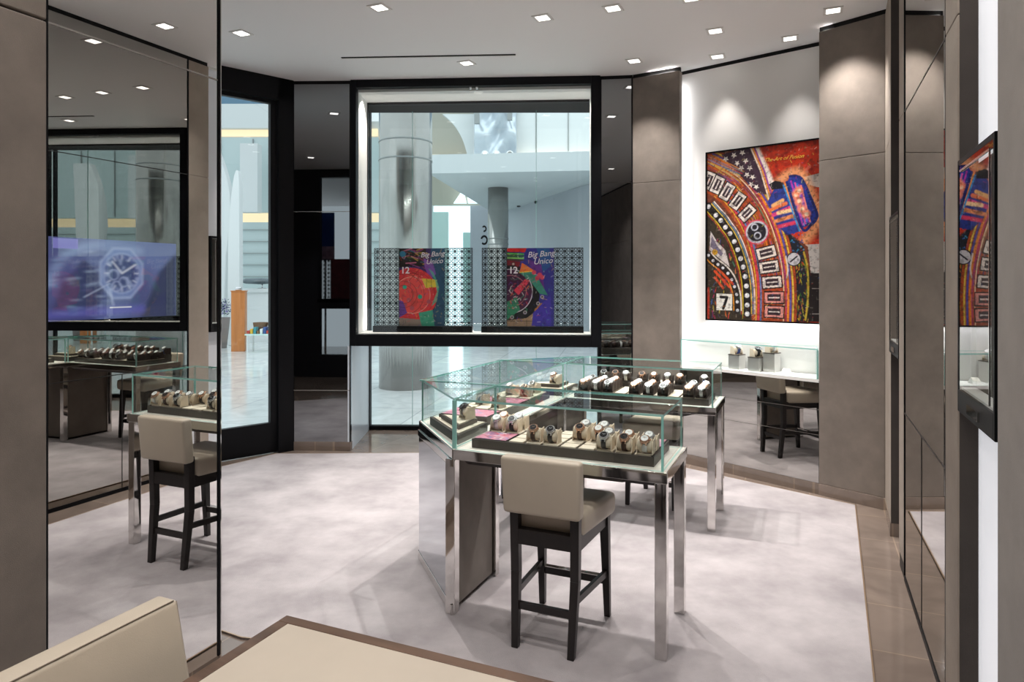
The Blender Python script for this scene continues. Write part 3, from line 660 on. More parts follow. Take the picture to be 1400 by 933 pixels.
for kd, (xa, xb, pa, pb, lab) in enumerate(((-1.363, -0.388, -1.114, -0.664, 'black lattice screen with red watch-dial print, beside the white lit window reveal'),
                                            (-0.290, 0.695, -0.044, 0.412, 'black lattice screen with black dial print and purple-blue right edge, in window'))):
    yb = 6.735; c0 = lwin((xa+xb)/2, yb)[0]; 
    xa, xb, pa, pb = [v-(xa+xb)/2 for v in (xa, xb, pa, pb)] if False else (xa-(xa+xb)/2, xb-(xa+xb)/2, pa-(xa+xb)/2, pb-(xa+xb)/2)
    e = empty('lattice_screen', (0, 0, 0), 0, lab, 'display screen', 'lattice screens in the display window')
    wx_, wy_ = WL_[0]+c0*math.cos(wang)-0.27*math.sin(wang), WL_[1]+c0*math.sin(wang)+0.27*math.cos(wang)
    e.location = (wx_, wy_, 1.116); e.rotation_euler = (0, 0, wang)
    mesh_obj('lattice', lattice_bm(((xa, pa), (pb, xb)), 0.06, 0.825), M_lat, e)
    bm = BM(); box(bm, xa-0.004, xb+0.004, -0.05, 0.05, 0.0, 0.06); mesh_obj('plinth', bm, M_black, e, bevel=0.002)
    w = pb-pa; h = 0.765; cvp = print_panel(kd, w, h)
    bm = BM(); box(bm, pa, pb, -0.001, 0.006, 0.06, 0.825); pp = mesh_obj('printed_board', bm, M_lat, e)
    cvp.build('print', M_print, pp, lambda x, y: np.stack([x+pa, np.full_like(x, -0.0035), y+0.06], -1))
    for j, (s_, dx, dz) in enumerate((('Big Bang', 0.33, 0.705), ('Unico', 0.35, 0.635))):
        text_mesh('lettering', s_, 0.078 if kd else 0.07, M_inkw, pp, Matrix.Translation((pa+dx, -0.006, dz+0.06)) @ Matrix.Rotation(-0.08, 4, 'Y') @ Rm, shear=0.3)
    text_mesh('numeral', '12', 0.09, M_inkw, pp, Matrix.Translation((pa+0.06, -0.006, 0.06+0.545)) @ Rm, offset=0.002)

le = empty('lattice_screen', (-3.30, 1.62, 1.27), PI, 'lattice screen in the window on the far side, mirrored in the dark column', 'display screen')
mesh_obj('lattice', lattice_bm(((0.005, 0.22),), 0.06, 0.73), M_lat, le)
bm = BM(); box(bm, -0.35, 0.0, -0.004, 0.004, 0.06, 0.73); mesh_obj('printed_board', bm, mat('dark_red_print', rgb(60, 16, 22), 0.4, var=0.6, scale=9), le)
bm = BM(); box(bm, -0.35, 0.22, -0.05, 0.05, 0, 0.06); mesh_obj('plinth', bm, M_black, le)
# ------------------------------------------------------------ screen set behind the partition mirror
TW, THh = 0.475, 0.268
tv = Canvas(TW, THh, 0.0016, (70, 74, 130))
tv.put(tv.noise(9, 21), (130, 150, 200), 0.7); tv.put((0.2-tv.X)/0.15, (66, 50, 120), 0.6)
cc = (0.255, 0.155)
tv.poly([(0.33, 0.0), (0.40, 0.16), (0.475, 0.235), (0.475, 0.0)], (26, 22, 48))
tv.poly([(0.0, 0.0), (0.05, 0.12), (0.12, 0.2), (0.2, 0.13), (0.16, 0.0)], (34, 26, 78))
tv.stroke(curve([(0.005, 0.12), (0.05, 0.2), (0.12, 0.24), (0.22, 0.25), (0.32, 0.235)]), 0.03, (150, 170, 214), 0.8, 0.02)
for i in range(110):
    x, y = random.uniform(0, 0.2), random.uniform(0.01, 0.24); tv.stroke([(x, y), (x+random.uniform(0.01, 0.04), y+random.uniform(-0.006, 0.01))], random.uniform(0.002, 0.006), random.choice([(150, 170, 220), (60, 60, 130), (40, 30, 90), (90, 60, 130), (190, 210, 240)]), 0.6, 0.004)
tv.blur(5, 1)
ang8 = [k*PI/4+PI/8 for k in range(9)]
tv.poly([(cc[0]+0.088*math.cos(a), cc[1]+0.096*math.sin(a)) for a in ang8[:8]], (126, 146, 204), 0.9)
tv.stroke([(cc[0]+0.085*math.cos(a), cc[1]+0.092*math.sin(a)) for a in ang8], 0.008, (200, 216, 246), 0.6, 0.008)
tv.disc(cc, 0.068, (84, 96, 156)); tv.ring(cc, 0.068, 0.006, (180, 198, 236), 0.7, 0.005)
tv.disc(cc, 0.052, (44, 54, 104), 0.8); tv.put((tv.noise(80, 4)-0.5)*3*(np.hypot(tv.X-cc[0], tv.Y-cc[1]) < 0.066), (190, 204, 240), 0.6)
for k in range(12):
    a = k*PI/6; tv.stroke([(cc[0]+0.049*math.cos(a), cc[1]+0.049*math.sin(a)), (cc[0]+0.062*math.cos(a), cc[1]+0.062*math.sin(a))], 0.004, (226, 232, 252))
for q in ((0.225, 0.15), (0.262, 0.125), (0.235, 0.11)): tv.ring(q, 0.017, 0.003, (190, 200, 240))
tv.stroke([cc, (cc[0]+0.05, cc[1]+0.03)], 0.006, (240, 244, 255)); tv.stroke([cc, (cc[0]-0.035, cc[1]+0.04)], 0.005, (240, 244, 255)); tv.stroke([(0.12, 0.075), (0.21, 0.12)], 0.003, (200, 214, 244))
tv.stroke([(0.21, 0.1), (0.225, 0.045)], 0.006, (200, 214, 250), 0.8, 0.003); tv.stroke([(0.0, 0.02), (0.33, 0.03)], 0.03, (110, 100, 210), 0.6, 0.02)
tv.blur(2, 1, 2); tv.put(np.ones_like(tv.X), (120, 136, 176), 0.25)
tv.stroke([(0.212, 0.038), (0.290, 0.038)], 0.004, (248, 250, 255)); tv.poly([(0.02, 0.232), (0.10, 0.232), (0.10, 0.264), (0.02, 0.264)], (150, 146, 224), 0.9)
tt0 = -1.383
tvp = MP(0.0025, tt0)
scr = empty('mirror_screen', (*tvp, 1.478), math.atan2(CS, SN), 'glowing blue video screen of a watch, set in the tall mirror', 'screen')
tv.build('display', attr_mat('mirror_screen_glow', emit=0.50, mirror=True), scr, lambda x, y: np.stack([x, np.zeros_like(x), y], -1))
bm = BM(); box(bm, 0, TW, 0.0006, 0.0019, 0, THh); mesh_obj('screen_back', bm, M_seam, scr)

# ------------------------------------------------------------ glass cases
def glass_hood(parent, poly, z0, z1, skip=(), name='glass_hood'):
    """poly anticlockwise in local XY; walls of sheet glass with green edges and a lid"""
    bm = BM(); n = len(poly); g = 0.010
    prism(bm, poly, z1-g, z1, 0, rim=1)
    for i in range(n):
        if i in skip: continue
        p, q = poly[i], poly[(i+1) % n]; slab(bm, p, q, z0, z1-g-0.0005, g, 0, rim=1)
    return mesh_obj(name, bm, [M_glass, M_rim], parent)
ZT, ZG = 0.80, 1.043
def mk_root(name, label, cat, group=None): return empty(name, (A0[0], A0[1], 0), -TH, label, cat, group)
arms = []
for side, nm in ((0, 'front'), (1, 'rear')):
    lab = ('chrome-legged glass counter arm nearest the foreground desk, loose rows of watches' if side == 0 else 'far chrome-legged glass counter arm packed with dark watches, near the painting wall')
    R = mk_root('display_counter', lab, 'display case', 'arms of the U-shaped glass counter')
    u0, u1 = (0.0, 0.49) if side == 0 else (1.62, 2.11); n0, n1 = 0.002, 1.01
    bm = BM(); box(bm, n0, n1, u0, u1, ZT-0.008, ZT); mesh_obj('tabletop', bm, M_table, R)
    bm = BM()
    box(bm, n0, n1+0.008, u0-0.008, u0, ZT-0.045, ZT+0.002); box(bm, n0, n1+0.008, u1, u1+0.008, ZT-0.045, ZT+0.002); box(bm, n1, n1+0.008, u0, u1, ZT-0.045, ZT+0.002)
    box(bm, n0, n1, u0, u1, ZT-0.045, ZT-0.010)
    mesh_obj('table_frame', bm, M_chrome, R, bevel=0.002)
    bm = BM(); x = n1-0.20
    hexa(bm, [(0.05, u0+0.05, ZT-0.075), (x, u0+0.05, ZT-0.075), (x, u1-0.05, ZT-0.075), (0.05, u1-0.05, ZT-0.075)], [(0.03, u0+0.03, ZT-0.046), (x+0.1, u0+0.03, ZT-0.046), (x+0.1, u1-0.03, ZT-0.046), (0.03, u1-0.03, ZT-0.046)])
    mesh_obj('apron', bm, M_apron, R)
    for yy in (u0-0.002, u1-0.048):
        bm = BM(); box(bm, n1-0.047, n1+0.003, yy, yy+0.05, 0.008, ZT-0.046); mesh_obj('leg', bm, M_chrome, R, bevel=0.003)
    glass_hood(R, [(n0+0.004, u0+0.012), (n1-0.012, u0+0.012), (n1-0.012, u1-0.012), (n0+0.004, u1-0.012)], ZT+0.0005, ZG, skip=(3,))
    arms.append(R)
SPI = mk_root('display_counter', 'spine of the U-shaped glass counter with mirrored slanting end panels', 'display case')
B_, D_, E_, Cc = (-0.50, 0.52), (-0.50, 1.60), (0.0, 2.11), (0.0, 0.50)
hexo = [(0.0, 0.0), (0.0, 2.11), D_, B_]
hexo = [(0.0, 0.0), (0.0, 2.11), (-0.50, 1.60), (-0.50, 0.52)]
bm = BM(); prism(bm, hexo, ZT-0.008, ZT); mesh_obj('tabletop', bm, M_table, SPI)
bm = BM(); prism(bm, hexo, ZT-0.045, ZT-0.010)
for p, q in zip(hexo[1:], hexo[2:]+hexo[:1]): slab(bm, p, q, ZT-0.045, ZT+0.002, 0.008, off=-0.008)
mesh_obj('table_frame', bm, M_chrome, SPI, bevel=0.002)
def inset(poly, d):
    n = len(poly); c = (sum(p[0] for p in poly)/n, sum(p[1] for p in poly)/n); out = []
    for i in range(n):
        p0, p1, p2 = poly[i-1], poly[i], poly[(i+1) % n]
        def nrm(a, b):
            dx, dy = b[0]-a[0], b[1]-a[1]; L = math.hypot(dx, dy); m = (-dy/L, dx/L)
            return m if (c[0]-a[0])*m[0]+(c[1]-a[1])*m[1] > 0 else (-m[0], -m[1])
        m1, m2 = nrm(p0, p1), nrm(p1, p2); k = d/(1+m1[0]*m2[0]+m1[1]*m2[1]); out.append((p1[0]+(m1[0]+m2[0])*k, p1[1]+(m1[1]+m2[1])*k))
    return out
gi = inset(hexo, 0.008)
ha = glass_hood(SPI, gi, ZT+0.0005, ZG)
for uu in (0.50, 1.62):
    bm = BM(); box(bm, -0.49, -0.012, uu-0.004, uu+0.004, ZG-0.0075, ZG+0.0006); mesh_obj('lid_joint', bm, M_rim, SPI)
    bm = BM(); box(bm, -0.018, -0.008, uu-0.004, uu+0.004, ZT+0.001, ZG-0.009); mesh_obj('glass_post', bm, M_rim, SPI)
def end_base(tri, sgn):
    """tri = tip, outer corner, inner corner"""
    a, b, c = tri
    bm = BM(); prism(bm, inset(tri, 0.012), 0.03, ZT-0.046); base = mesh_obj('base', bm, M_suede, SPI)
    bm = BM(); dx, dy = b[0]-a[0], b[1]-a[1]; L = math.hypot(dx, dy); e = (dx/L, dy/L)
    p = (a[0]+e[0]*0.055, a[1]+e[1]*0.055); q = (b[0]-e[0]*0.02, b[1]-e[1]*0.02)
    if sgn > 0: slab(bm, q, p, 0.06, ZT-0.085, -0.012, off=0.0)
    else: slab(bm, p, q, 0.06, ZT-0.085, -0.012, off=0.0)
    mesh_obj('mirror_panel', bm, M_sat, base)
    for z0, z1 in ((0.008, 0.058), (ZT-0.083, ZT-0.046)):
        bm = BM()
        if sgn > 0: slab(bm, b, a, z0, z1, -0.014)
        else: slab(bm, a, b, z0, z1, -0.014)
        mesh_obj('rail', bm, M_chrome, base, bevel=0.002)
    ys = a[1] if sgn > 0 else a[1]-0.05
    bm = BM(); box(bm, a[0]-0.045, a[0]+0.005, ys, ys+0.05, 0.008, ZT-0.046); mesh_obj('corner_post', bm, M_chrome, base, bevel=0.002)
    yc = c[1]+0.0 if sgn > 0 else c[1]-0.05
    bm = BM(); box(bm, -0.045, 0.005, yc, yc+0.045, 0.008, ZT-0.046); mesh_obj('corner_post', bm, M_chrome, base, bevel=0.002)
end_base([(0, 0), B_, (0, 0.47)], 1); end_base([(0, 2.11), D_, (0, 1.64)], -1)

# ------------------------------------------------------------ watches
def make_watch(label, metal, strap, dial, hands, bezel=None):
    """local: strap loop axis along X, dial tilted to face -Y and up; origin on the supporting surface"""
    e = empty('wristwatch', (0, 0, 0), 0, label, 'watch')
    r, cz = 0.030, 0.0345; a = PI+PI*0.27*-1      # direction of the dial in the YZ plane
    a = PI-0.95
    c, s = math.cos(a), math.sin(a)
    bm = BM(); band(bm, r, r+0.0035, -0.011, 0.011, n=28, cz=cz, sz=1.0); mesh_obj('strap', bm, strap, e)
    bm = BM(); d = Vector((0, c, s)); o = Vector((0, 0, cz))
    cyl(bm, o+d*(r+0.001), o+d*(r+0.013), 0.0225, 0.0225, 20)
    t = Vector((0, -s, c))
    for k in (-1, 1):
        for x in (-0.009, 0.009): cyl(bm, o+d*(r+0.006)+t*k*0.018+Vector((x, 0, 0)), o+d*(r-0.001)+t*k*0.029+Vector((x, 0, 0)), 0.0035, 0.003, 8)
    case = mesh_obj('case', bm, metal, e)
    bm = BM(); cyl(bm, o+d*(r+0.013), o+d*(r+0.0155), 0.0215, 0.0195, 20); mesh_obj('bezel', bm, bezel or metal, case)
    bm = BM(); cyl(bm, o+d*(r+0.0155), o+d*(r+0.0162), 0.0165, 0.0165, 20); dl_ = mesh_obj('dial', bm, dial, case)
    bm = BM(); pz = o+d*(r+0.0166)
    for ang, L in ((0.6, 0.011), (2.4, 0.008)):
        v = Vector((1, 0, 0))*math.cos(ang)+t*math.sin(ang)*-1; cyl(bm, pz, pz+v*L, 0.0009, 0.0005, 6)
    mesh_obj('hands', bm, hands, dl_)
    bm = BM(); x0 = o+d*(r+0.007)+Vector((0.0225, 0, 0)); cyl(bm, x0, x0+Vector((0.005, 0, 0)), 0.004, n=12); mesh_obj('crown', bm, metal, case)
    return e
def make_cushion(label, m, h=1.0):
    e = empty('watch_cushion', (0, 0, 0), 0, label, 'watch cushion')
    bm = BM()
    for x0, x1, r in ((-0.034, -0.030, 0.024), (-0.030, 0.030, 0.029), (0.030, 0.034, 0.024)):
        cyl(bm, (x0, 0, 0.0345), (x1, 0, 0.0345), r if x0 != -0.034 else 0.024, r if x1 != 0.034 else 0.024, 24)
    mesh_obj('roll', bm, m, e)
    bm = BM(); box(bm, -0.033, 0.033, -0.026, 0.030, 0, 0.0006)
    mesh_obj('foot', bm, m, e)
    for x0 in (-0.036, 0.033):
        bm = BM(); hexa(bm, [(x0, -0.030, 0.0), (x0+0.003, -0.030, 0.0), (x0+0.003, 0.034, 0.0), (x0, 0.034, 0.0)], [(x0, -0.010, 0.060), (x0+0.003, -0.010, 0.060), (x0+0.003, 0.030, 0.066), (x0, 0.030, 0.066)])
        mesh_obj('cheek', bm, m, e)
    return e
VAR = {
 'steel_black': make_watch('x', M_steel, M_strapk, M_dialk, M_dialw),
 'gold_brown': make_watch('x', M_rosegold, M_strapb, M_dialk, M_rosegold),
 'steel_white': make_watch('x', M_steel, M_strapw, M_dialw, M_dialk),
 'gold_white': make_watch('x', M_rosegold, M_strapk, M_dialw, M_rosegold),
 'black_black': make_watch('x', M_titan, M_strapk, M_dialk, M_dialw),
 'steel_blue': make_watch('x', M_steel, M_strapbl, M_dialw, M_dialb),
 'gold_pale': make_watch('x', M_rosegold, M_strapw, M_dialw, M_rosegold),
}
DESC = {'steel_black': 'steel watch with black dial', 'gold_brown': 'brown-strapped rose-gold watch', 'steel_white': 'white-strapped steel watch', 'gold_white': 'white-dialled rose-gold watch',
        'black_black': 'all-black watch', 'steel_blue': 'steel watch on blue strap', 'gold_pale': 'white-strapped rose-gold watch'}
TR = {k: tree(v) for k, v in VAR.items()}; used = set()
CU = {'cream': make_cushion('x', M_cush, 2.0), 'brown': make_cushion('x', M_cushd, 1.0)}
TC = {k: tree(v) for k, v in CU.items()}
def inst(pool, store, key, loc, rotz, label, group, tilt=0.0):
    if key not in used: used.add(key); o = store[key]
    else: o = copy_tree(pool[key])
    o.location = loc; o.rotation_euler = (tilt, 0, rotz); o['label'] = label; o['group'] = group
    return o
def watch_on(kind, cush, n, u, z, rot, wlab, clab, wg, cg):
    x, y = W(n, u); inst(TC, CU, cush, (x, y, z), rot, clab, cg); return inst(TR, VAR, kind, (x, y, z), rot, wlab, wg)

# trays on the two arms
def tray(R, name, label, n0, n1, u0, u1, z, cols, rows, skipf, art=(), group=None):
    t = empty(name, (A0[0], A0[1], z), -TH, label, 'tray', group)
    bm = BM(); box(bm, n0, n1, u0, u1, 0, 0.038)
    w = 0.006
    for a in ((n0, n1, u0, u0+w), (n0, n1, u1-w, u1), (n0, n0+w, u0, u1), (n1-w, n1, u0, u1)): box(bm, a[0], a[1], a[2], a[3], 0.038, 0.043)
    mesh_obj('tray_body', bm, M_tray, t)
    cw, rh = (n1-n0-0.02)/cols, (u1-u0-0.02)/rows
    for i in range(cols):
        for j in range(rows):
            if skipf(i, j): continue
            a, b = n0+0.01+i*cw+0.007, u0+0.01+j*rh+0.006
            bm = BM(); box(bm, a, a+cw-0.014, b, b+rh-0.012, 0.0385, 0.047); mesh_obj('pad', bm, M_pad, t, bevel=0.002)
    for (a, b, c, d, sd) in art:
        cvs = Canvas(b-a, d-c, 0.004, (214, 140, 160)); rr = random.Random(sd)
        for k in range(60):
            x, y = rr.uniform(0, b-a), rr.uniform(0, d-c); cvs.stroke([(x, y), (x+rr.uniform(-0.04, 0.04), y+rr.uniform(-0.03, 0.03))], rr.uniform(0.004, 0.012), rr.choice([(190, 40, 60), (230, 200, 210), (120, 150, 200), (60, 40, 90), (240, 230, 230), (220, 90, 130), (90, 60, 120), (150, 30, 40)]), 0.85)
        pl_ = mesh_obj('art_card', (lambda q: (box(q, a, b, c, d, 0.0385, 0.046), q)[1])(BM()), M_tray, t)
        cvs.build('print', M_print, pl_, lambda x, y, a=a, c=c: np.stack([x+a, y+c, np.full_like(x, 0.0468)], -1))
    return t
ZTR = ZT+0.0005
tray(arms[0], 'watch_tray', 'charcoal tray of ivory pads inside the nearer glass counter arm', 0.06, 0.945, 0.075, 0.425, ZTR, 10, 4, lambda i, j: (i < 2 and j < 2) or (i > 8 and j > 1), ((0.07, 0.235, 0.085, 0.245, 3), (0.865, 0.935, 0.26, 0.415, 4)), 'watch trays')
ZS = ZTR+0.0475
ORD = ['first', 'second', 'third', 'fourth', 'fifth', 'sixth', 'seventh', 'eighth']
front_w = [  # n, u, kind, label tail
 (0.105, 0.285, 'steel_white', 'near left of the four by the pink art card'), (0.19, 0.285, 'steel_black', 'near right of the four by the pink art card'),
 (0.105, 0.375, 'gold_pale', 'far left of the four by the pink art card'), (0.19, 0.375, 'steel_white', 'far right of the four by the pink art card'),
 (0.366, 0.135, 'gold_brown', 'left of the lone pair at the tray front'), (0.452, 0.135, 'steel_black', 'right of the lone pair at the tray front'),
 (0.560, 0.245, 'gold_brown', 'near left of the four mid tray'), (0.652, 0.245, 'gold_white', 'near right of the four mid tray'),
 (0.560, 0.345, 'steel_white', 'far left of the four mid tray'), (0.652, 0.345, 'steel_white', 'far right of the four mid tray'),
 (0.715, 0.115, 'steel_black', 'near left of the six by the glass end'), (0.808, 0.115, 'gold_brown', 'near middle of the six by the glass end'), (0.900, 0.115, 'gold_pale', 'near right of the six by the glass end'),
 (0.715, 0.205, 'steel_white', 'far left of the six by the glass end'), (0.808, 0.205, 'gold_pale', 'far middle of the six by the glass end'), (0.900, 0.205, 'steel_white', 'far right of the six by the glass end')]
for n, u, k, tail in front_w:
    watch_on(k, 'cream', n, u, ZS, -TH, f'{DESC[k]}, {tail}', f'cream watch cushion, {tail}', 'watches in the nearer counter arm', 'cream watch cushions in the nearer counter arm')
c1s, c2s, c3s = [0.111, 0.202, 0.286], [0.471, 0.567, 0.666], [0.833, 0.915]
def occ(i, j): return False
tray(arms[1], 'watch_tray', 'charcoal tray crowded with dark watches inside the farther glass counter arm', 0.05, 0.965, 1.675, 2.0, ZTR, 10, 4, lambda i, j: False, (), 'watch trays')
kinds = ['gold_white', 'steel_white', 'steel_white', 'gold_white', 'steel_black']
def put_rows(cols, rows, nm):
    for j in range(rows):
        for i, n in enumerate(cols):
            k = kinds[(i*2+j*3) % 5]; pos = f'{ORD[j]} row from the front, {ORD[i]} from left, {nm}'
            watch_on(k, 'brown', n, 1.715+j*0.075, ZS, -TH, f'watch, {pos}', f'brown cushion, {pos}', 'watches packed in the farther counter arm', 'brown watch cushions in the farther counter arm')
put_rows(c1s, 4, 'cluster by the counter spine'); put_rows(c2s, 3, 'cluster mid far tray'); put_rows(c3s, 4, 'cluster at far tray end')
# raised step with watches standing on it behind the far tray
rs = empty('display_step', (A0[0], A0[1], ZTR), -TH, 'long dark step carrying upright watches behind the far tray', 'display riser')
bm = BM(); box(bm, 0.12, 0.93, 2.015, 2.085, 0, 0.075); mesh_obj('step', bm, M_tray, rs, bevel=0.003)
for q, (n, k) in enumerate(((0.164, 'steel_black'), (0.252, 'gold_brown'), (0.330, 'steel_white'), (0.449, 'gold_brown'), (0.535, 'gold_white'), (0.633, 'steel_white'), (0.720, 'gold_white'), (0.888, 'steel_blue'))):
    tail = f'{ORD[q]} from left on the long dark step'
    watch_on(k, 'brown', n, 2.05, ZTR+0.076, -TH, f'{DESC[k]}, {tail}', f'brown cushion, {tail}', 'watches on the dark step', 'brown cushions on the dark step')

# stepped stands at both slanting ends of the spine
def stepped(flip, label):
    e = empty('stepped_stand', (A0[0], A0[1], ZTR), -TH, label, 'display riser')
    def f(p): return (p[0], 2.11-p[1]) if flip else p
    tri0 = [f(p) for p in ((-0.03, 0.10), (-0.03, 0.44), (-0.40, 0.46))]
    tri1 = inset(tri0, 0.012); c = tri0
    bm = BM(); prism(bm, tri0, 0, 0.045); a = mesh_obj('lower_tier', bm, M_tray, e)
    bm = BM(); prism(bm, tri1, 0.0455, 0.050); mesh_obj('ivory_inlay', bm, M_pad, a)
    t2 = [(p[0]*0.62-0.055, (p[1] if not flip else 2.11-p[1])*0.62+0.13) for p in tri0]; t2 = [f(p) for p in t2]
    bm = BM(); prism(bm, t2, 0.0505, 0.072); b = mesh_obj('upper_tier', bm, M_tray, e)
    bm = BM(); prism(bm, inset(t2, 0.008), 0.0725, 0.077); mesh_obj('ivory_inlay', bm, M_pad, b)
stepped(False, 'two-tier ivory-topped stand inside the nearer slanting glass end')
stepped(True, 'two-tier ivory-topped stand inside the farther slanting glass end')
watch_on('black_black', 'cream', -0.115, 0.36, ZTR+0.0775, -TH-0.6, 'black watch alone on the nearer two-tier stand', 'cream cushion alone on the nearer two-tier stand', 'watches in the counter spine', 'cushions in the counter spine')
watch_on('gold_white', 'cream', -0.115, 1.75, ZTR+0.0775, -TH-0.5, 'rose-gold watch alone on the farther two-tier stand', 'cream cushion alone on the farther two-tier stand', 'watches in the counter spine', 'cushions in the counter spine')
tray(SPI, 'watch_tray', 'long tray of pads and art cards inside the counter spine', -0.40, -0.09, 0.56, 1.56, ZTR, 3, 9, lambda i, j: j in (0, 1, 4, 5), ((-0.39, -0.10, 0.57, 0.76, 11), (-0.39, -0.10, 1.01, 1.20, 12)), 'watch trays')
for n, u, k, tail in ((-0.16, 0.86, 'gold_white', 'between the two art cards of the spine tray'), (-0.30, 0.93, 'steel_black', 'farther back between the spine art cards'), (-0.16, 1.30, 'gold_brown', 'just past the second spine art card'), (-0.28, 1.34, 'steel_white', 'outer side past the second spine art card'), (-0.17, 1.47, 'steel_black', 'far end of the spine tray')):
    watch_on(k, 'cream', n, u, ZS, -TH+PI/2*0-0.4, f'{DESC[k]}, {tail}', f'cream cushion, {tail}', 'watches in the counter spine', 'cushions in the counter spine')

# ------------------------------------------------------------ wall cabinet with its glass case
cd = Vector((C3[0]-C2[0], C3[1]-C2[1], 0)); cl = cd.length; cang = math.atan2(-cd.y, -cd.x)     # local +X runs C3 -> C2
cab = empty('wall_cabinet', (C3[0], C3[1], 0), cang, 'smoked-mirror wall cabinet with glass case on top, under the large painting', 'cabinet')
def lc(p):
    dx, dy = p[0]-C3[0], p[1]-C3[1]; return (dx*math.cos(cang)+dy*math.sin(cang), -dx*math.sin(cang)+dy*math.cos(cang))
wa = lc((1.555, 6.20)); wb = lc((2.45, 5.44))
foot = [(0.0, 0.02), (cl-0.002, 0.02), (wb[0]-0.01, wb[1]-0.02), (wa[0]+0.01, wa[1]-0.02)]
bm = BM(); prism(bm, foot, 0.085, 0.845); mesh_obj('body', bm, M_apron, cab)
for z0, z1 in ((0.087, 0.447), (0.452, 0.637), (0.642, 0.845)):
    bm = BM(); box(bm, 0.0, cl-0.002, 0.002, 0.019, z0, z1); mesh_obj('drawer_front', bm, M_smoke, cab)
bm = BM()
for z in (0.4495, 0.6395): box(bm, 0.0, cl-0.002, 0.004, 0.02, z-0.002, z+0.002)
mesh_obj('joint_strip', bm, M_seaml, cab)
tp = [(0.0, 0.0), (cl-0.002, 0.0), (wb[0]-0.01, wb[1]-0.02), (wa[0]+0.01, wa[1]-0.02)]
bm = BM(); prism(bm, tp, 0.8455, 0.87); mesh_obj('worktop', bm, M_white, cab)
glass_hood(cab, inset(tp, 0.004), 0.8705, 1.10, skip=(2,))
bm = BM(); prism(bm, [(0, 0), (cl-0.002, 0), (cl-0.002, 0.05), (0, 0.05)], 0, 0.085); struct('baseboard_cabinet', bm, M_stone, loc=(C3[0], C3[1], 0), rotz=cang)
M_cube = mat('brushed_silver_block', (0.72, 0.70, 0.68), 0.28, metal=0.8)
def on_cab(px, py, z):           # point of the cabinet top plane z seen at that place
    Y = F*(H-z)/(py-HOR); return ((px-CX)*Y/F, Y)
cubes = [(1003, 505.0, 0.117, 'steel_blue', 'leftmost silver block'), (1023, 501.5, 0.137, 'steel_blue', 'silver block at the back'),
         (1030, 508.0, 0.110, 'black_black', 'lowest front silver block'), (1051, 509.0, 0.150, 'steel_white', 'tallest silver block by the card')]
for px, py, h, k, tail in cubes:
    x, y = on_cab(px, py, 0.8705)
    e = empty('display_block', (x, y, 0.871), cang, f'square brushed silver display block, {tail}', 'display block', 'silver display blocks on the wall cabinet')
    bm = BM(); box(bm, -0.05, 0.05, 0.0, 0.10, 0, h); mesh_obj('block', bm, M_cube, e, bevel=0.002)
    bm = BM(); box(bm, -0.052, 0.052, -0.002, 0.102, h, h+0.006); mesh_obj('cap', bm, M_tray, e)
    cx_, cy_ = x-math.sin(cang)*0.05, y+math.cos(cang)*0.05
    inst(TR, VAR, k, (cx_, cy_, 0.878+h), cang+1.1, f'{DESC[k]} on the {tail}', 'watches on the silver blocks').scale = (1.12, 1.12, 1.05)
    inst(TC, CU, 'cream', (cx_, cy_, 0.878+h), cang+1.1, f'cream cushion on the {tail}', 'cushions on the silver blocks').scale = (1.12, 1.12, 1.05)
x, y = on_cab(1071, 512, 0.8705)
e = empty('card_holder', (x, y, 0.871), cang, 'small white card on a stand beside the silver blocks', 'card')
bm = BM(); hexa(bm, [(-0.04, 0, 0), (0.04, 0, 0), (0.04, 0.06, 0), (-0.04, 0.06, 0)], [(-0.03, 0.02, 0.012), (0.03, 0.02, 0.012), (0.03, 0.055, 0.035), (-0.03, 0.055, 0.035)]); mesh_obj('card_base', bm, M_white, e)
bm = BM(); hexa(bm, [(-0.028, 0.018, 0.016), (0.028, 0.018, 0.016), (0.028, 0.020, 0.0165), (-0.028, 0.020, 0.0165)], [(-0.028, 0.052, 0.040), (0.028, 0.052, 0.040), (0.028, 0.054, 0.0405), (-0.028, 0.054, 0.0405)]); mesh_obj('card_face', bm, M_table, e)

# ------------------------------------------------------------ wall vitrines in the lit niches
def vitrine(t0, t1, label, inner):
    x, y = RW(t0, 0)
    e = empty('wall_vitrine', (x, y, 1.165), math.atan2(CS, SN), label, 'display case', 'vitrines hung in the lit wall niches')
    L = t1-t0; pr = 0.006; hh = 0.85       # local X along wall away from us, local +Y into the room
    bm = BM(); w = 0.018
    box(bm, 0, w, -0.03, pr, 0, hh); box(bm, L-w, L, -0.03, pr, 0, hh); box(bm, w, L-w, -0.03, pr, hh-w, hh); box(bm, w, L-w, -0.03, pr, 0, 0.075)
    mesh_obj('surround', bm, M_black, e, bevel=0.002)
    bm = BM(); box(bm, w, L-w, -0.05, -0.045, 0.075, hh-w); mesh_obj('back_panel', bm, M_suede_dk, e)
    bm = BM(); box(bm, w, L-w, pr-0.008, pr-0.002, 0.075, hh-w); mesh_obj('pane', bm, M_glass, e)
    bm = BM(); box(bm, w, L-w, -0.045, pr-0.009, 0.0755, 0.083); mesh_obj('glass_shelf', bm, M_white, e)
    bm = BM(); box(bm, w+0.03, w+0.036, pr-0.001, pr+0.003, 0.09, hh-w-0.02); box(bm, w+0.03, L-w-0.03, pr-0.001, pr+0.003, hh-w-0.026, hh-w-0.02); mesh_obj('door_trim', bm, M_steel, e)
    bm = BM(); box(bm, L*0.35, L*0.65, pr, pr+0.006, 0.02, 0.05); mesh_obj('lock_plate', bm, M_chrome, e)
    return e
vitrine(-0.52, -0.01, 'black-framed wall vitrine reflecting the painting, beside the suede wall edge', 0)
vitrine(1.69, 2.17, 'narrow-looking wall vitrine in the farther niche by the angled suede panel', 1)

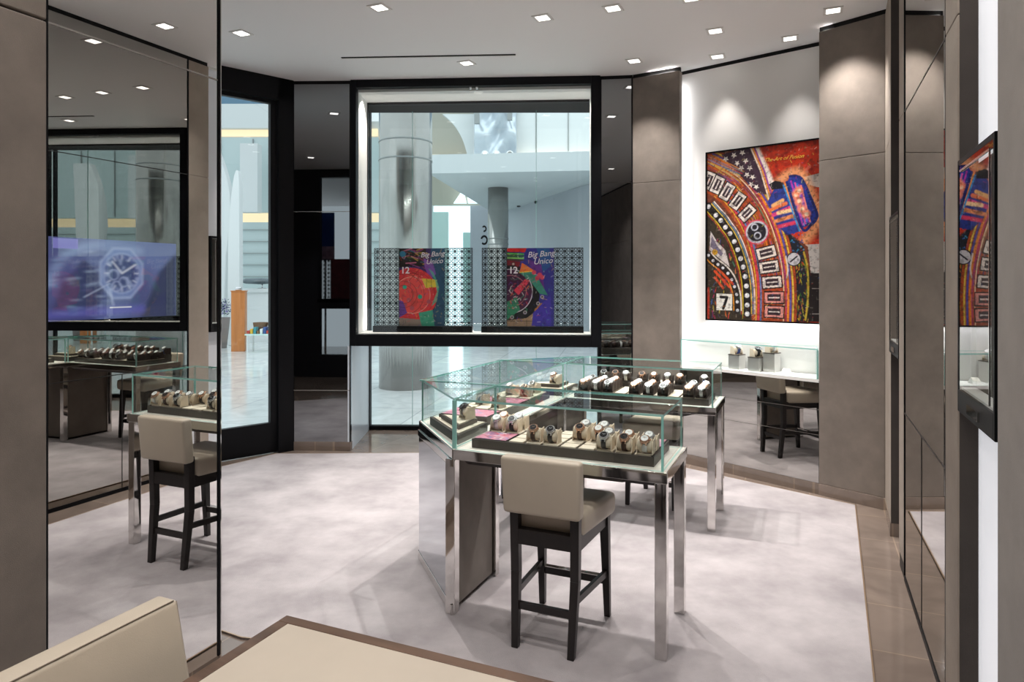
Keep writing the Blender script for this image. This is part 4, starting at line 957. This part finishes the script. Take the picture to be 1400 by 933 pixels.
# ------------------------------------------------------------ bar stools
def make_stool():
    e = empty('bar_stool', (0, 0, 0), 0, 'x', 'stool', 'cream leather counter stools')
    for sx in (-1, 1):
        bm = BM(); w = 0.021
        def sq(cx, cy, z, w): return [(cx-w, cy-w, z), (cx+w, cy-w, z), (cx+w, cy+w, z), (cx-w, cy+w, z)]
        hexa(bm, sq(sx*0.128, -0.215, 0.008, 0.015), sq(sx*0.137, -0.185, 0.33, 0.019)); hexa(bm, sq(sx*0.137, -0.185, 0.33, 0.019), sq(sx*0.14, -0.19, 0.63, 0.020))
        mesh_obj('leg', bm, M_wenge, e, bevel=0.002)
        bm = BM(); hexa(bm, sq(sx*0.166, 0.215, 0.008, 0.014), sq(sx*0.160, 0.185, 0.50, 0.022)); mesh_obj('leg', bm, M_wenge, e, bevel=0.002)
    bm = BM(); box(bm, -0.12, 0.12, -0.205, -0.185, 0.17, 0.20); mesh_obj('stretcher', bm, M_wenge, e)
    bm = BM(); box(bm, -0.15, 0.15, 0.195, 0.215, 0.165, 0.20); fr_ = mesh_obj('stretcher', bm, M_wenge, e)
    bm = BM(); box(bm, -0.15, 0.15, 0.19, 0.218, 0.2005, 0.204); mesh_obj('foot_plate', bm, M_chrome, fr_)
    for sx in (-1, 1):
        bm = BM(); hexa(bm, [(sx*0.134-0.009, -0.20, 0.225), (sx*0.134+0.009, -0.20, 0.225), (sx*0.163+0.009, 0.20, 0.205), (sx*0.163-0.009, 0.20, 0.205)], [(sx*0.134-0.009, -0.20, 0.255), (sx*0.134+0.009, -0.20, 0.255), (sx*0.163+0.009, 0.20, 0.235), (sx*0.163-0.009, 0.20, 0.235)])
        mesh_obj('stretcher', bm, M_wenge, e)
    bm = BM(); hexa(bm, [(-0.155, -0.205, 0.455), (0.155, -0.205, 0.455), (0.175, 0.20, 0.455), (-0.175, 0.20, 0.455)], [(-0.155, -0.205, 0.52), (0.155, -0.205, 0.52), (0.175, 0.20, 0.52), (-0.175, 0.20, 0.52)])
    mesh_obj('seat_frame', bm, M_wenge, e)
    # upholstered seat
    t = bmesh.new(); hexa(t, [(-0.165, -0.165, 0.505), (0.165, -0.165, 0.505), (0.205, 0.235, 0.50), (-0.205, 0.235, 0.50)], [(-0.165, -0.165, 0.615), (0.165, -0.165, 0.615), (0.205, 0.235, 0.605), (-0.205, 0.235, 0.605)])
    bmesh.ops.bevel(t, geom=t.edges[:], offset=0.028, segments=5, profile=0.55, affect='EDGES')
    for f in t.faces: f.smooth = True
    mesh_obj('seat', t, M_cream, e)
    t = bmesh.new(); hexa(t, [(-0.175, -0.25, 0.60), (0.175, -0.25, 0.60), (0.175, -0.18, 0.60), (-0.175, -0.18, 0.60)], [(-0.182, -0.27, 0.85), (0.182, -0.27, 0.85), (0.182, -0.205, 0.85), (-0.182, -0.205, 0.85)])
    bmesh.ops.bevel(t, geom=t.edges[:], offset=0.018, segments=5, profile=0.55, affect='EDGES')
    for f in t.faces: f.smooth = True
    mesh_obj('backrest', t, M_cream, e)
    return e
st = make_stool(); tst = tree(st)
x, y = W(0.512, 0.075); st.location = (x, y, 0); st.rotation_euler = (0, 0, -TH); st['label'] = 'cream stool with dark legs, back towards us, at the nearer counter arm'
s2 = copy_tree(tst); x, y = W(0.53, 2.155); s2.location = (x, y, 0); s2.rotation_euler = (0, 0, -TH+PI); s2['label'] = 'cream stool with dark legs tucked behind the farther counter arm'

# ------------------------------------------------------------ desk and chair in the foreground
DX, DY = -0.583, 1.767
desk = empty('desk', (DX, DY, 0), -TH, 'desk with pale leather top and brown wood edge, in the foreground', 'desk')
dw, dd_ = 1.5, 0.95
bm = BM(); b = 0.032
for a in ((0, dw, -b, 0), (0, dw, -dd_, -dd_+b), (0, b, -dd_+b, -b), (dw-b, dw, -dd_+b, -b)): box(bm, a[0], a[1], a[2], a[3], 0.70, 0.74)
mesh_obj('wood_edge', bm, M_wood, desk, bevel=0.002)
bm = BM(); box(bm, b+0.001, dw-b-0.001, -dd_+b+0.001, -b-0.001, 0.705, 0.739); mesh_obj('leather_top', bm, M_leath, desk)
for sx, sy in ((0.04, -0.10), (dw-0.10, -0.10), (0.04, -dd_+0.04), (dw-0.10, -dd_+0.04)):
    bm = BM(); box(bm, sx, sx+0.06, sy, sy+0.06, 0.008, 0.70); mesh_obj('leg', bm, M_wenge, desk, bevel=0.002)
bm = BM(); box(bm, 0.05, dw-0.05, -0.09, -0.07, 0.60, 0.70); box(bm, 0.05, dw-0.05, -dd_+0.06, -dd_+0.08, 0.60, 0.70); mesh_obj('apron', bm, M_wood, desk)
# chair: local +X = facing (towards the desk), +Y = away from us
chair = empty('armless_chair', (-0.768, 1.621, 0), -TH, 'cream leather chair back beside the tall mirror and desk corner', 'chair')
t = bmesh.new(); hexa(t, [(0.005, -0.56, 0.36), (0.085, -0.56, 0.36), (0.085, -0.0, 0.36), (0.005, -0.0, 0.36)], [(-0.085, -0.545, 0.85), (-0.022, -0.545, 0.85), (-0.022, -0.012, 0.85), (-0.085, -0.012, 0.85)])
bmesh.ops.bevel(t, geom=t.edges[:], offset=0.012, segments=4, profile=0.6, affect='EDGES')
for f in t.faces: f.smooth = True
cb = mesh_obj('backrest', t, M_cream, chair)
bm = BM(); cyl(bm, (-0.024, -0.535, 0.8495), (-0.024, -0.022, 0.8495), 0.0016, n=8); cyl(bm, (-0.024, -0.014, 0.846), (0.06, -0.004, 0.42), 0.0014, n=8); mesh_obj('piping', bm, mat('leather_seam', rgb(120, 108, 94), 0.6), cb)
t = bmesh.new(); rounded_box(t, 0.05, 0.50, -0.55, -0.01, 0.34, 0.46, 0.03); mesh_obj('seat', t, M_cream, chair)
for x, y in ((0.05, -0.53), (0.05, -0.07), (0.44, -0.53), (0.44, -0.07)):
    bm = BM(); box(bm, x, x+0.04, y, y+0.04, 0.008, 0.345); mesh_obj('leg', bm, M_wenge, chair, bevel=0.003)

# ------------------------------------------------------------ ceiling fittings
lights_px = [(519, 10, 'above the tall mirror and desk, nearest'), (330, 45, 'in front of the glazed entrance door'), (742, 24, 'above the counter, second nearest row'), (838, 11, 'above the counter, towards us'),
             (638, 86, 'nearest the display window'), (978, 42, 'in the row leading to the painting, middle'), (1080, 52, 'above the upper right of the painting'), (1139, 14, 'by the angled suede panel'),
             (981, 77, 'above the upper left of the painting'), (867, 83, 'in front of the suede panel by the window'), (945, -3, 'cut by the top picture edge')]
hidden = [MP(0.45, -2.2), MP(0.9, -1.6), MP(1.9, -1.6), MP(0.9, -2.9), MP(1.9, -2.9), MP(1.4, -0.6), MP(2.25, 0.9), MP(2.25, -0.5), (-3.3, 2.6), (-3.2, 3.9), (-4.2, 0.8)]  # unseen lamps added as fill for the room and partition
e0 = None; ltree = None
def light_fix(x, y, label, energy=70, cone=88):
    global e0, ltree
    if e0 is None:
        e0 = empty('ceiling_light', (0, 0, 0), -TH, 'x', 'ceiling light', 'square recessed ceiling lights')
        bm = BM(); a, b_ = 0.045, 0.064
        for q in ((-b_, b_, -b_, -a), (-b_, b_, a, b_), (-b_, -a, -a, a), (a, b_, -a, a)): box(bm, q[0], q[1], q[2], q[3], -0.006, 0.0)
        mesh_obj('trim_ring', bm, M_white, e0)
        bm = BM(); box(bm, -a, a, -a, a, -0.003, -0.0005); mesh_obj('diffuser', bm, M_lamp, e0)
        ltree = tree(e0); e = e0
    else: e = copy_tree(ltree)
    e.location = (x, y, CEIL-0.0005); e['label'] = label
    l = bpy.data.lights.new('downlight', 'SPOT'); l.energy = energy; l.color = (1.0, 0.955, 0.92); l.spot_size = math.radians(cone); l.spot_blend = 0.75; l.shadow_soft_size = 0.03
    o = bpy.data.objects.new('downlight', l); COL.objects.link(o); o.location = (x, y, CEIL-0.02)
    return l
for px, py, tail in lights_px:
    Y = (CEIL-H)*F/(HOR-py); light_fix((px-CX)*Y/F, Y, 'square recessed ceiling light ' + tail, 30 if 'painting' in tail and 'upper' in tail else (200 if px == 742 else 150 if px in (519, 838) else 85), 62 if 'painting' in tail and 'upper' in tail else 88)
for x, y in hidden:
    if (x, y) in hidden[:8]: light_fix(x, y, 'unseen square ceiling light added as fill, outside the picture', 46, 108)
    else:
        l = light_fix(x, y, 'unseen square ceiling light added as fill, outside the picture', 60)
sv = empty('ceiling_slot', (0, 0, CEIL), 0, 'long thin black air slot in the ceiling before the window', 'vent')
bm = BM(); slab(bm, (-1.46, 5.83), (0.03, 5.75), -0.004, -0.0005, 0.022); mesh_obj('slot', bm, M_gap, sv)
bm = BM(); slab(bm, (-1.46, 5.855), (0.03, 5.775), -0.006, -0.0005, 0.004); mesh_obj('slot_lip', bm, M_white, sv)

# ------------------------------------------------------------ the concourse outside
bm = BM(); prism(bm, [(-30, 8.0-3.5+3.3), (-1.75, 7.48), (2.2, 7.48), (25, 7.48), (25, 40), (-30, 40)], -0.04, 0.0); prism(bm, [(-30, 1), (-6.1, 3.0), (-2.16, 6.62), (-1.75, 6.64), (-1.75, 7.48), (-30, 7.8)], -0.04, 0.0)
struct('floor_concourse', bm, M_mall)
M_ow = mat('concourse_white', rgb(222, 226, 226), 0.55)
M_og = mat('concourse_grey', rgb(176, 180, 188), 0.5, var=0.03, scale=2)
M_wing = mat('pale_teal_white', rgb(198, 214, 214), 0.5)
M_ob = mat('concourse_beige', rgb(190, 186, 172), 0.6)
M_col = mat('steel_column', (0.50, 0.49, 0.47), 0.18, metal=0.9, var=0.12, scale=3, stretch=(1, 1, 0.2))
M_teal = mat('green_glass_block', rgb(206, 238, 232), 0.15)
M_warm = mat('warm_cove', (1, 0.8, 0.5), 0.5, emit=((1.0, 0.70, 0.46), 0.6))
M_bluegl = mat('blue_glazing', rgb(96, 134, 160), 0.2)
M_brite = mat('opening_and_spot_glow', rgb(240, 250, 255), 0.5, emit=((0.85, 0.95, 1.0), 1.2))
M_line = mat('panel_joint', rgb(150, 154, 154), 0.6)
def column(px, Y, r, z1, bands, label):
    e = empty('round_column', ((px-CX)*Y/F, Y, 0), 0, label, 'column', 'steel columns of the concourse')
    bm = BM(); cyl(bm, (0, 0, 0), (0, 0, z1), r, n=48); mesh_obj('shaft', bm, M_col, e)
    for z in bands:
        bm = BM(); cyl(bm, (0, 0, z), (0, 0, z+0.025), r+0.006, n=48); mesh_obj('joint_ring', bm, M_line, e)
column(554.5, 10.5, 0.405, 8.0, (3.46, 3.74), 'thick steel column standing just outside the display window')
column(681, 18.0, 0.27, 4.12, (2.6, 2.75), 'slimmer steel column outside, under the white overhang')
def wall_px(name, a, b, th, m, kind='structure', z0=None, parent=None):
    """vertical panel between (px, Y) a and b, heights from picture rows at a"""
    pa, pb = at(a[0], a[2], a[1]), at(b[0], b[2], b[1])
    bm = BM(); hexa(bm, [(pa[0], pa[1], z0[0]), (pb[0], pb[1], z0[1]), (pb[0], pb[1]+th, z0[1]), (pa[0], pa[1]+th, z0[0])], [(pa[0], pa[1], pa[2]), (pb[0], pb[1], pb[2]), (pb[0], pb[1]+th, pb[2]), (pa[0], pa[1]+th, pa[2])])
    o = mesh_obj(name, bm, m, parent)
    if not parent: o['kind'] = kind
    return o
# overhanging upper floor: slab with white fascia and grey soffit
sl = [at(586, 0, 15.6)[:2], at(900, 0, 15)[:2], (9, 26), at(672, 0, 24)[:2]]
arc = [sl[3], sl[0]]
bm = BM(); prism(bm, arc+[sl[1], sl[2]], 4.10, 4.53); struct('roof_overhang', bm, mat('soffit_white', rgb(208, 214, 216), 0.6))
# grey shop wall under it
wall_px('wall_concourse_grey', (690, 24, 285), (900, 13.8, 225), 0.2, M_og, z0=(0, 0))
for px, py, Y in ((709, 280, 22.4), (733, 275, 21.1), (759, 270, 19.7)):
    x, y, z = at(px, py, Y); e = empty('track_spotlight', (x, y-0.25, z), 0, {709: 'small black spotlight under the overhang, closest to slim column', 733: 'middle small black spotlight on grey wall outside', 759: 'small black spotlight farthest from slim column'}[px], 'spotlight', 'black spotlights outside')
    bm = BM(); cyl(bm, (0, 0, 0.10), (0, -0.03, -0.10), 0.055, 0.06, n=16); mesh_obj('can', bm, M_black, e)
    bm = BM(); cyl(bm, (0, 0, 0.08), (0, 0.16, 0.16), 0.012, n=8); mesh_obj('arm', bm, M_black, e)
# upper wall above the overhang with panel joints and warm glow at its foot
up = empty('wall_concourse_upper', (0, 0, 0), 0, kind='structure')
x0, x1 = at(706, 0, 16.6)[0], at(950, 0, 16.6)[0]
bm = BM(); box(bm, x0, x1, 16.6, 16.75, 4.53, 5.75); mesh_obj('wall_panel', bm, M_ow, up)
for px in (733, 777, 830):
    x = at(px, 0, 16.58)[0]; bm = BM(); box(bm, x-0.012, x+0.012, 16.585, 16.6, 4.53, 5.75); mesh_obj('panel_joint', bm, M_line, up)
bm = BM(); box(bm, x0-1, x1, 16.9, 17.0, 5.75, 9.0); mesh_obj('glazing', bm, M_bluegl, up)
bm = BM(); box(bm, x0-1, x1, 16.8, 16.9, 6.25, 6.32); box(bm, at(765, 0, 16.8)[0], at(768, 0, 16.8)[0], 16.8, 16.9, 5.75, 9); mesh_obj('glazing_bar', bm, M_og, up)
a_ = area('warm_wash', ((x0+x1)/2, 16.45, 4.60), (x1-x0, 0.1), 5, (1.0, 0.72, 0.5)); aim(a_, (0, 0.6, 1))
# pale translucent banner with three round fittings
bn = empty('wall_pleated_banner', (0, 0, 0), 0, kind='structure')
nx, nz = 40, 40; X0, X1, Z0_, Z1_ = at(648, 0, 16.4)[0], at(706, 0, 16.4)[0], 4.53, 6.4
vs = []; 
for j in range(nz+1):
    for i in range(nx+1):
        u_, v_ = i/nx, j/nz; vs.append((X0+(X1-X0)*u_, 16.4+0.09*math.sin(9*u_+7*v_)+0.07*math.sin(15*v_-6*u_+1.5*math.sin(6*u_)), Z0_+(Z1_-Z0_)*v_))
me = bpy.data.meshes.new('pleats'); me.from_pydata(vs, [], [(j*(nx+1)+i, j*(nx+1)+i+1, (j+1)*(nx+1)+i+1, (j+1)*(nx+1)+i) for j in range(nz) for i in range(nx)]); me.materials.append(mat('silvery_fabric', rgb(205, 214, 222), 0.25, metal=0.3))
for p in me.polygons: p.use_smooth = True
o = bpy.data.objects.new('pleats', me); COL.objects.link(o); o.parent = bn; sm_ = o.modifiers.new('s', 'SOLIDIFY'); sm_.thickness = 0.02
for px, py, w_, h_ in ((652, 160, 0.12, 0.30), (697, 158, 0.12, 0.20)):
    x, y, z = at(px, py, 16.15); bm = BM(); box(bm, x-w_/2, x+w_/2, y, y+0.1, z-h_/2, z+h_/2); mesh_obj('bracket', bm, M_line, bn)
for i, (px, py) in enumerate(((663, 211.5), (679, 210.5), (697, 211))):
    x, y, z = at(px, py, 16.0)
    e = empty('round_reflector', (x, y, 4.531), 0, ['round reflector on the white overhang, by the arched panel', 'middle round reflector on the white overhang', 'round reflector on the overhang, against the plain upper wall'][i], 'reflector', 'round reflectors on the overhang')
    bm = BM(); band(bm, 0.055, 0.085, -0.02, 0.02, n=24, cz=0.085); o = mesh_obj('rim', bm, M_steel, e); o.rotation_euler = (0, 0, PI/2)
    bm = BM(); cyl(bm, (0, 0.0, 0.085), (0, 0.012, 0.085), 0.055, n=24); mesh_obj('lens', bm, M_lamp if i != 2 else M_ob, e)
# arched sail panel and beige wall behind it
pts = curve([(605, 156), (620, 170), (632, 190), (640, 216)], 6)
poly = [at(p[0], p[1], 17.0) for p in pts]+[at(650, 216, 17.0), at(650, 156, 17.0)]
bm = BM(); hexa(bm, [(p[0], 17.0, p[2]) for p in poly], [(p[0], 17.15, p[2]) for p in poly]); struct('wall_arched_panel', bm, M_ow)
wall_px('wall_concourse_beige', (560, 19, 60), (655, 19, 60), 0.2, M_ob, z0=(4.9, 4.9))
x0, x1 = at(588, 0, 18.8)[0], at(642, 0, 18.8)[0]; bm = BM(); box(bm, x0, x1, 18.7, 18.8, 5.06, 5.12); tag(mesh_obj('trim_cove_strip', bm, M_warm), kind='structure')
# lower back wall with a bright glazed opening
bw = empty('wall_concourse_back', (0, 0, 0), 0, kind='structure'); YB = 27.0
def rect(px0, px1, py0, py1, Y, th, m, name, par):
    a, b = at(px0, py0, Y), at(px1, py1, Y); bm = BM(); box(bm, a[0], b[0], Y, Y+th, b[2], a[2]); return mesh_obj(name, bm, m, par)
rect(505, 720, 200, 281, YB, 0.2, M_ob, 'lintel', bw); rect(643, 720, 281, 443.5, YB, 0.2, M_og, 'pier', bw); rect(480, 592, 281, 443.5, YB, 0.2, M_ow, 'pier', bw)
rect(588, 648, 279, 443.5, YB+1.5, 0.1, M_brite, 'daylight_panel', bw)
rect(585, 613, 290, 443.5, YB-1, 0.4, M_teal, 'glass_block', bw); rect(633, 645, 318, 443.5, YB+0.6, 0.3, M_teal, 'glass_block', bw)
pa = [at(620, 277, YB-0.3), at(634, 259, YB-0.3), at(637, 277, YB-0.3)]
for tri in ([(620, 278), (633, 259), (638, 278)], [(640, 278), (638, 264), (654, 278)]):
    P3 = [at(p[0], p[1], YB-0.3) for p in tri]; bm = BM(); hexa(bm, [(p[0], YB-0.3, p[2]) for p in P3], [(p[0], YB-0.2, p[2]) for p in P3]); mesh_obj('light_spot', bm, M_brite, bw)  # glowing triangles stand for spots of light on the back wall
# logo-like black mark left of slim column
x, y, z = at(662, 320, 26.6); lg = empty('wall_emblem', (x, y, z), 0, 'black curled emblem on grey pier beside the slim column', 'sign')
bm = BM(); band(bm, 0.14, 0.24, -0.03, 0.03, a0=0.3, a1=2*PI-0.8, n=20, cz=-0.3); band(bm, 0.08, 0.16, -0.03, 0.03, a0=PI*0.2, a1=PI*1.6, n=16, cz=0.25); o = mesh_obj('emblem', bm, M_black, lg); o.rotation_euler = (0, 0, PI/2); o.scale = (0.8, 0.6, 0.8)
# far end wall and left-hand wing with coves
lw = empty('wall_concourse_wing', (0, 0, 0), 0, kind='structure')
rect(120, 505, 142, 175, 24, 0.3, M_ow, 'upper_fascia', lw)
rect(120, 520, 166, 188, 24.5, 0.1, M_ow, 'cove_back', lw); rect(120, 516, 176, 186, 24.35, 0.1, M_warm, 'cove_light', lw)
rect(60, 520, 188, 290, 23.5, 0.4, M_wing, 'middle_fascia', lw); rect(60, 520, 289, 304, 24.2, 0.1, M_warm, 'cove_light', lw); rect(60, 520, 304, 450, 23.2, 0.4, M_wing, 'lower_wall', lw)
rect(60, 520, 80, 142, 26, 0.2, M_bluegl, 'high_glazing', lw)
for k in range(5):
    y_ = 314+k*16; rect(60, 520, y_, y_+0.6, 23.12, 0.06, M_line, 'groove', lw)
for px in (200, 250, 300, 345, 372, 420): rect(px, px+1.2, 190, 288, 23.45, 0.04, M_line, 'panel_joint', lw)
rect(328, 352, 196, 290, 22.4, 0.4, M_ow, 'pilaster', lw)
# white fins of a sculpture beyond the door
def fin(outline, Y, th, name, lab, m):
    P3 = [at(p[0], p[1], Y) for p in outline]; bm = BM(); hexa(bm, [(p[0], Y, p[2]) for p in P3], [(p[0], Y+th, p[2]) for p in P3]); o = mesh_obj(name, bm, m, None, bevel=0.04, seg=3); return tag(o, lab, 'sculpture', 'white fins outside the door')
c1 = curve([(311, 388), (312, 320), (316, 265), (321, 236), (326, 240), (327, 300), (327.5, 472.8)], 6); zz = 17.4
fin(c1+[(311, 472.8)], zz, 0.25, 'sculpture_fin', 'tall slender white fin outside, right of the wide sail', M_ow)
c2 = curve([(296, 205), (305, 228), (313, 260), (316, 300)], 6)
fin(c2+[(309, 350), (305, 465), (280, 465), (270, 205)], 19.1, 0.3, 'sculpture_fin', 'wide curved white sail outside, seen past the mirror edge', M_ow)
c3 = curve([(115, 190), (128, 225), (140, 300), (143, 380)], 6)
# kiosk things
def ground_px(px, py): Y = F*H/(py-HOR); return ((px-CX)*Y/F, Y)
x, y = ground_px(327, 480)
e = empty('wood_pedestal', (x, y, 0), 0.2, 'tall orange-brown wooden pedestal outside the glazed door', 'pedestal')
M_ply = mat('orange_wood', rgb(196, 122, 62), 0.45, var=0.12, scale=12, stretch=(1, 1, 0.1))
bm = BM(); box(bm, -0.15, 0.15, -0.15, 0.15, 0, 1.40); mesh_obj('body', bm, M_ply, e, bevel=0.004)
bm = BM(); box(bm, -0.165, 0.165, -0.165, 0.165, 1.40, 1.42); mesh_obj('top', bm, M_ply, e); bm = BM(); rounded_box(bm, -0.08, 0.06, -0.06, 0.06, 1.42, 1.50, 0.02); mesh_obj('card_reader', bm, M_steel, e)
x, y = ground_px(303, 476)
e = empty('potted_plant', (x, y, 0), 0, 'purple flowering plant in a tapering grey pot outside the door', 'plant')
bm = BM(); cyl(bm, (0, 0, 0), (0, 0, 0.75), 0.12, 0.20, 24); mesh_obj('pot', bm, mat('grey_pot', rgb(130, 124, 122), 0.6), e)
bm = BM(); rr = random.Random(5)
for k in range(420):
    a, b, r = rr.uniform(0, 2*PI), rr.uniform(0.1, 1.4), rr.uniform(0.15, 0.34); p = Vector((math.cos(a)*math.cos(b)*r, math.sin(a)*math.cos(b)*r, 0.78+math.sin(b)*r*1.3)); d = Vector((rr.uniform(-1, 1), rr.uniform(-1, 1), rr.uniform(0, 1.4))).normalized()*0.05; s = d.cross(Vector((rr.random(), rr.random(), 1))).normalized()*0.014
    f = bm.faces.new([bm.verts.new(q) for q in (p, p+d*0.5+s, p+d, p+d*0.5-s)]); f.material_index = 0 if k % 3 else 1
mesh_obj('foliage', bm, [mat('blue_green_leaf', rgb(52, 78, 96), 0.6), mat('violet_petal', rgb(120, 90, 180), 0.6)], e)
x, y = ground_px(356, 468)
e = empty('white_counter', (x, y, 0), 0, 'long white counter outside the door behind the wooden pedestal', 'counter')
bm = BM(); box(bm, -0.45, 3.0, -0.2, 0.4, 0, 1.35); mesh_obj('body', bm, M_ow, e); bm = BM(); box(bm, -0.5, 3.05, -0.25, 0.45, 1.35, 1.45); mesh_obj('top', bm, M_ow, e)
e2 = empty('model_aircraft', (x+0.05, y, 1.451), 0.1, 'small grey model aircraft displayed on the white counter outside', 'model')
bm = BM()
for a, b, r0, r1 in ((-0.36, -0.26, 0.02, 0.055), (-0.26, 0.0, 0.055, 0.065), (0.0, 0.22, 0.065, 0.04), (0.22, 0.36, 0.04, 0.012)): cyl(bm, (a, 0, 0.15), (b, 0, 0.15), r0, r1, 16)
mesh_obj('fuselage', bm, mat('grey_model', rgb(110, 122, 128), 0.4), e2)
bm = BM(); hexa(bm, [(-0.06, -0.3, 0.15), (0.05, -0.3, 0.15), (0.1, 0.3, 0.15), (-0.1, 0.3, 0.15)], [(-0.06, -0.3, 0.16), (0.05, -0.3, 0.16), (0.1, 0.3, 0.16), (-0.1, 0.3, 0.16)]); mesh_obj('wing', bm, M_line, e2)
e2.scale = (1.6, 1.6, 1.3)
bm = BM(); cyl(bm, (0, 0, 0), (0, 0, 0.10), 0.01, n=8); cyl(bm, (0, 0, 0), (0, 0, 0.012), 0.07, n=20); mesh_obj('stand', bm, M_steel, e2)
bm = BM(); band(bm, 0.11, 0.122, -0.006, 0.006, n=24, cy=0, cz=0.16); o = mesh_obj('tail_loop', bm, M_line, e2); o.location = (0.26, 0, 0); o.rotation_euler = (0, 0, PI/2)
x, y = ground_px(359, 481)
e = empty('display_table', (x, y, 0), 0.1, 'low teal market table with colourful goods outside the door', 'table')
bm = BM(); box(bm, -0.32, 0.45, -0.3, 0.3, 0.40, 0.43); mesh_obj('tabletop', bm, M_teal, e)
for sx in (-0.29, 0.39):
    for sy in (-0.27, 0.24): bm = BM(); box(bm, sx, sx+0.03, sy, sy+0.03, 0, 0.4); mesh_obj('leg', bm, M_ow, e)
rr = random.Random(2); cols = [(190, 60, 50), (226, 180, 60), (70, 150, 160), (120, 90, 60), (230, 230, 226), (60, 90, 150)]
for k in range(9):
    bx = -0.26+0.075*k; c = cols[k % 6]; bm = BM(); box(bm, -0.03, 0.03, -0.08, 0.08, 0, 0.07+0.04*(k % 3))
    o = mesh_obj('gift_box', bm, mat('box_paper', rgb(*c), 0.6), None, bevel=0.003); o.location = (x+bx, y-0.12, 0.4305); tag(o, f'small box, {(ORD+["ninth"])[k]} from left on the teal table outside', 'box', 'small boxes on the teal table')
for k in range(2):
    e = empty('wicker_basket', (x-0.10+0.34*k, y+0.14, 0.4305), 0, ['wicker basket on the teal table outside, next to the pedestal', 'wicker basket on the teal table outside, away from the pedestal'][k], 'basket', 'wicker baskets outside')
    bm = BM(); cyl(bm, (0, 0, 0), (0, 0, 0.24), 0.13, 0.17, 20, cap=False); cyl(bm, (0, 0, 0), (0, 0, 0.01), 0.12, n=20); o = mesh_obj('weave', bm, mat('wicker', rgb(110, 84, 60), 0.8, var=0.4, scale=60), e); sd = o.modifiers.new('s', 'SOLIDIFY'); sd.thickness = 0.012
# outer end walls so the concourse is closed in the reflections
bm = BM(); box(bm, 3.5, 25, 30, 30.3, 0, 9); struct('wall_concourse_end', bm, M_ow)

# ------------------------------------------------------------ light
w = bpy.data.worlds.new('sky'); S.world = w; w.use_nodes = True; wn = w.node_tree
bg = wn.nodes['Background']; bg.inputs['Color'].default_value = (0.90, 0.96, 1.0, 1); bg.inputs['Strength'].default_value = 0.95
# LED behind the edge of the suede panel beside the painting wall
l = area('led_artwork_wall', (1.50, 6.17, 1.75), (0.04, 3.3), 6, (0.96, 0.97, 1.0)); 
d = Vector((0.45, 0.05, 0)); l.rotation_euler = d.to_track_quat('-Z', 'Z').to_euler()
l.data.size, l.data.size_y = 0.04, 3.3; l.rotation_euler = Matrix(((0, 0, -1), (-1, 0, 0), (0, 1, 0))).to_euler()
# lights in the head of the display window
for k in (0.10, 0.35, 0.9, 1.45, 2.0, 2.2):
    x = WL_[0]+k*math.cos(wang)-0.22*math.sin(wang); y = WL_[1]+k*math.sin(wang)+0.22*math.cos(wang)
    l = bpy.data.lights.new('window_head_light', 'SPOT'); l.energy = 50 if k == 0.10 else 16; l.color = (1.0, 0.9, 0.82); l.spot_size = math.radians(110); l.spot_blend = 0.8; l.shadow_soft_size = 0.012
    o = bpy.data.objects.new('window_head_light', l); COL.objects.link(o); o.location = (x, y, 3.415)
x, y = WL_[0]+1.15*math.cos(wang)-0.34*math.sin(wang), WL_[1]+1.15*math.sin(wang)+0.34*math.cos(wang)
l = area('sill_led', (x, y, 1.118), (2.1, 0.02), 14, (1.0, 0.93, 0.88)); l.rotation_euler = (PI, 0, wang)
# hidden cove lines above the wall cladding wash the ceiling
def cove(p, q, e):
    m = ((p[0]+q[0])/2, (p[1]+q[1])/2); L = math.hypot(q[0]-p[0], q[1]-p[1]); l = area('cove_light', (*m, 3.497), (L, 0.03), e, (1.0, 0.96, 0.92)); l.rotation_euler = (PI, 0, math.atan2(q[1]-p[1], q[0]-p[0]))
cove(RW(1.6, 0.03), RW(0.05, 0.03), 10); cove((2.35, 5.15), (2.64, 4.84), 4); cove((1.14, 6.34), (1.46, 6.13), 4); cove(RW(-0.6, 0.03), RW(-4, 0.03), 16)
# soft daylight of the concourse roof entering through the glass
l = area('concourse_skylight', (-1.0, 12.5, 8.5), (16, 8), 500, (0.96, 0.98, 1.0)); aim(l, (0, -0.25, -1))

# ------------------------------------------------------------ camera and view
cam = bpy.data.cameras.new('camera'); co = bpy.data.objects.new('camera', cam); COL.objects.link(co); S.camera = co
co.location = (0, 0, H); co.rotation_euler = (PI/2, 0, 0); cam.sensor_width = 36; cam.lens = F/1400*36; cam.shift_y = -(466.5-HOR)/1400; cam.clip_start = 0.05; cam.clip_end = 200
S.view_settings.view_transform = 'Standard'; S.view_settings.look = 'None'; S.view_settings.gamma = 1; S.view_settings.use_curve_mapping = False; S.view_settings.exposure = 0.25
S.cycles.use_denoising = True; S.cycles.max_bounces = 12; S.cycles.diffuse_bounces = 4; S.cycles.glossy_bounces = 8; S.cycles.transparent_max_bounces = 40
S.cycles.caustics_reflective = False; S.cycles.caustics_refractive = False; S.cycles.sample_clamp_indirect = 6
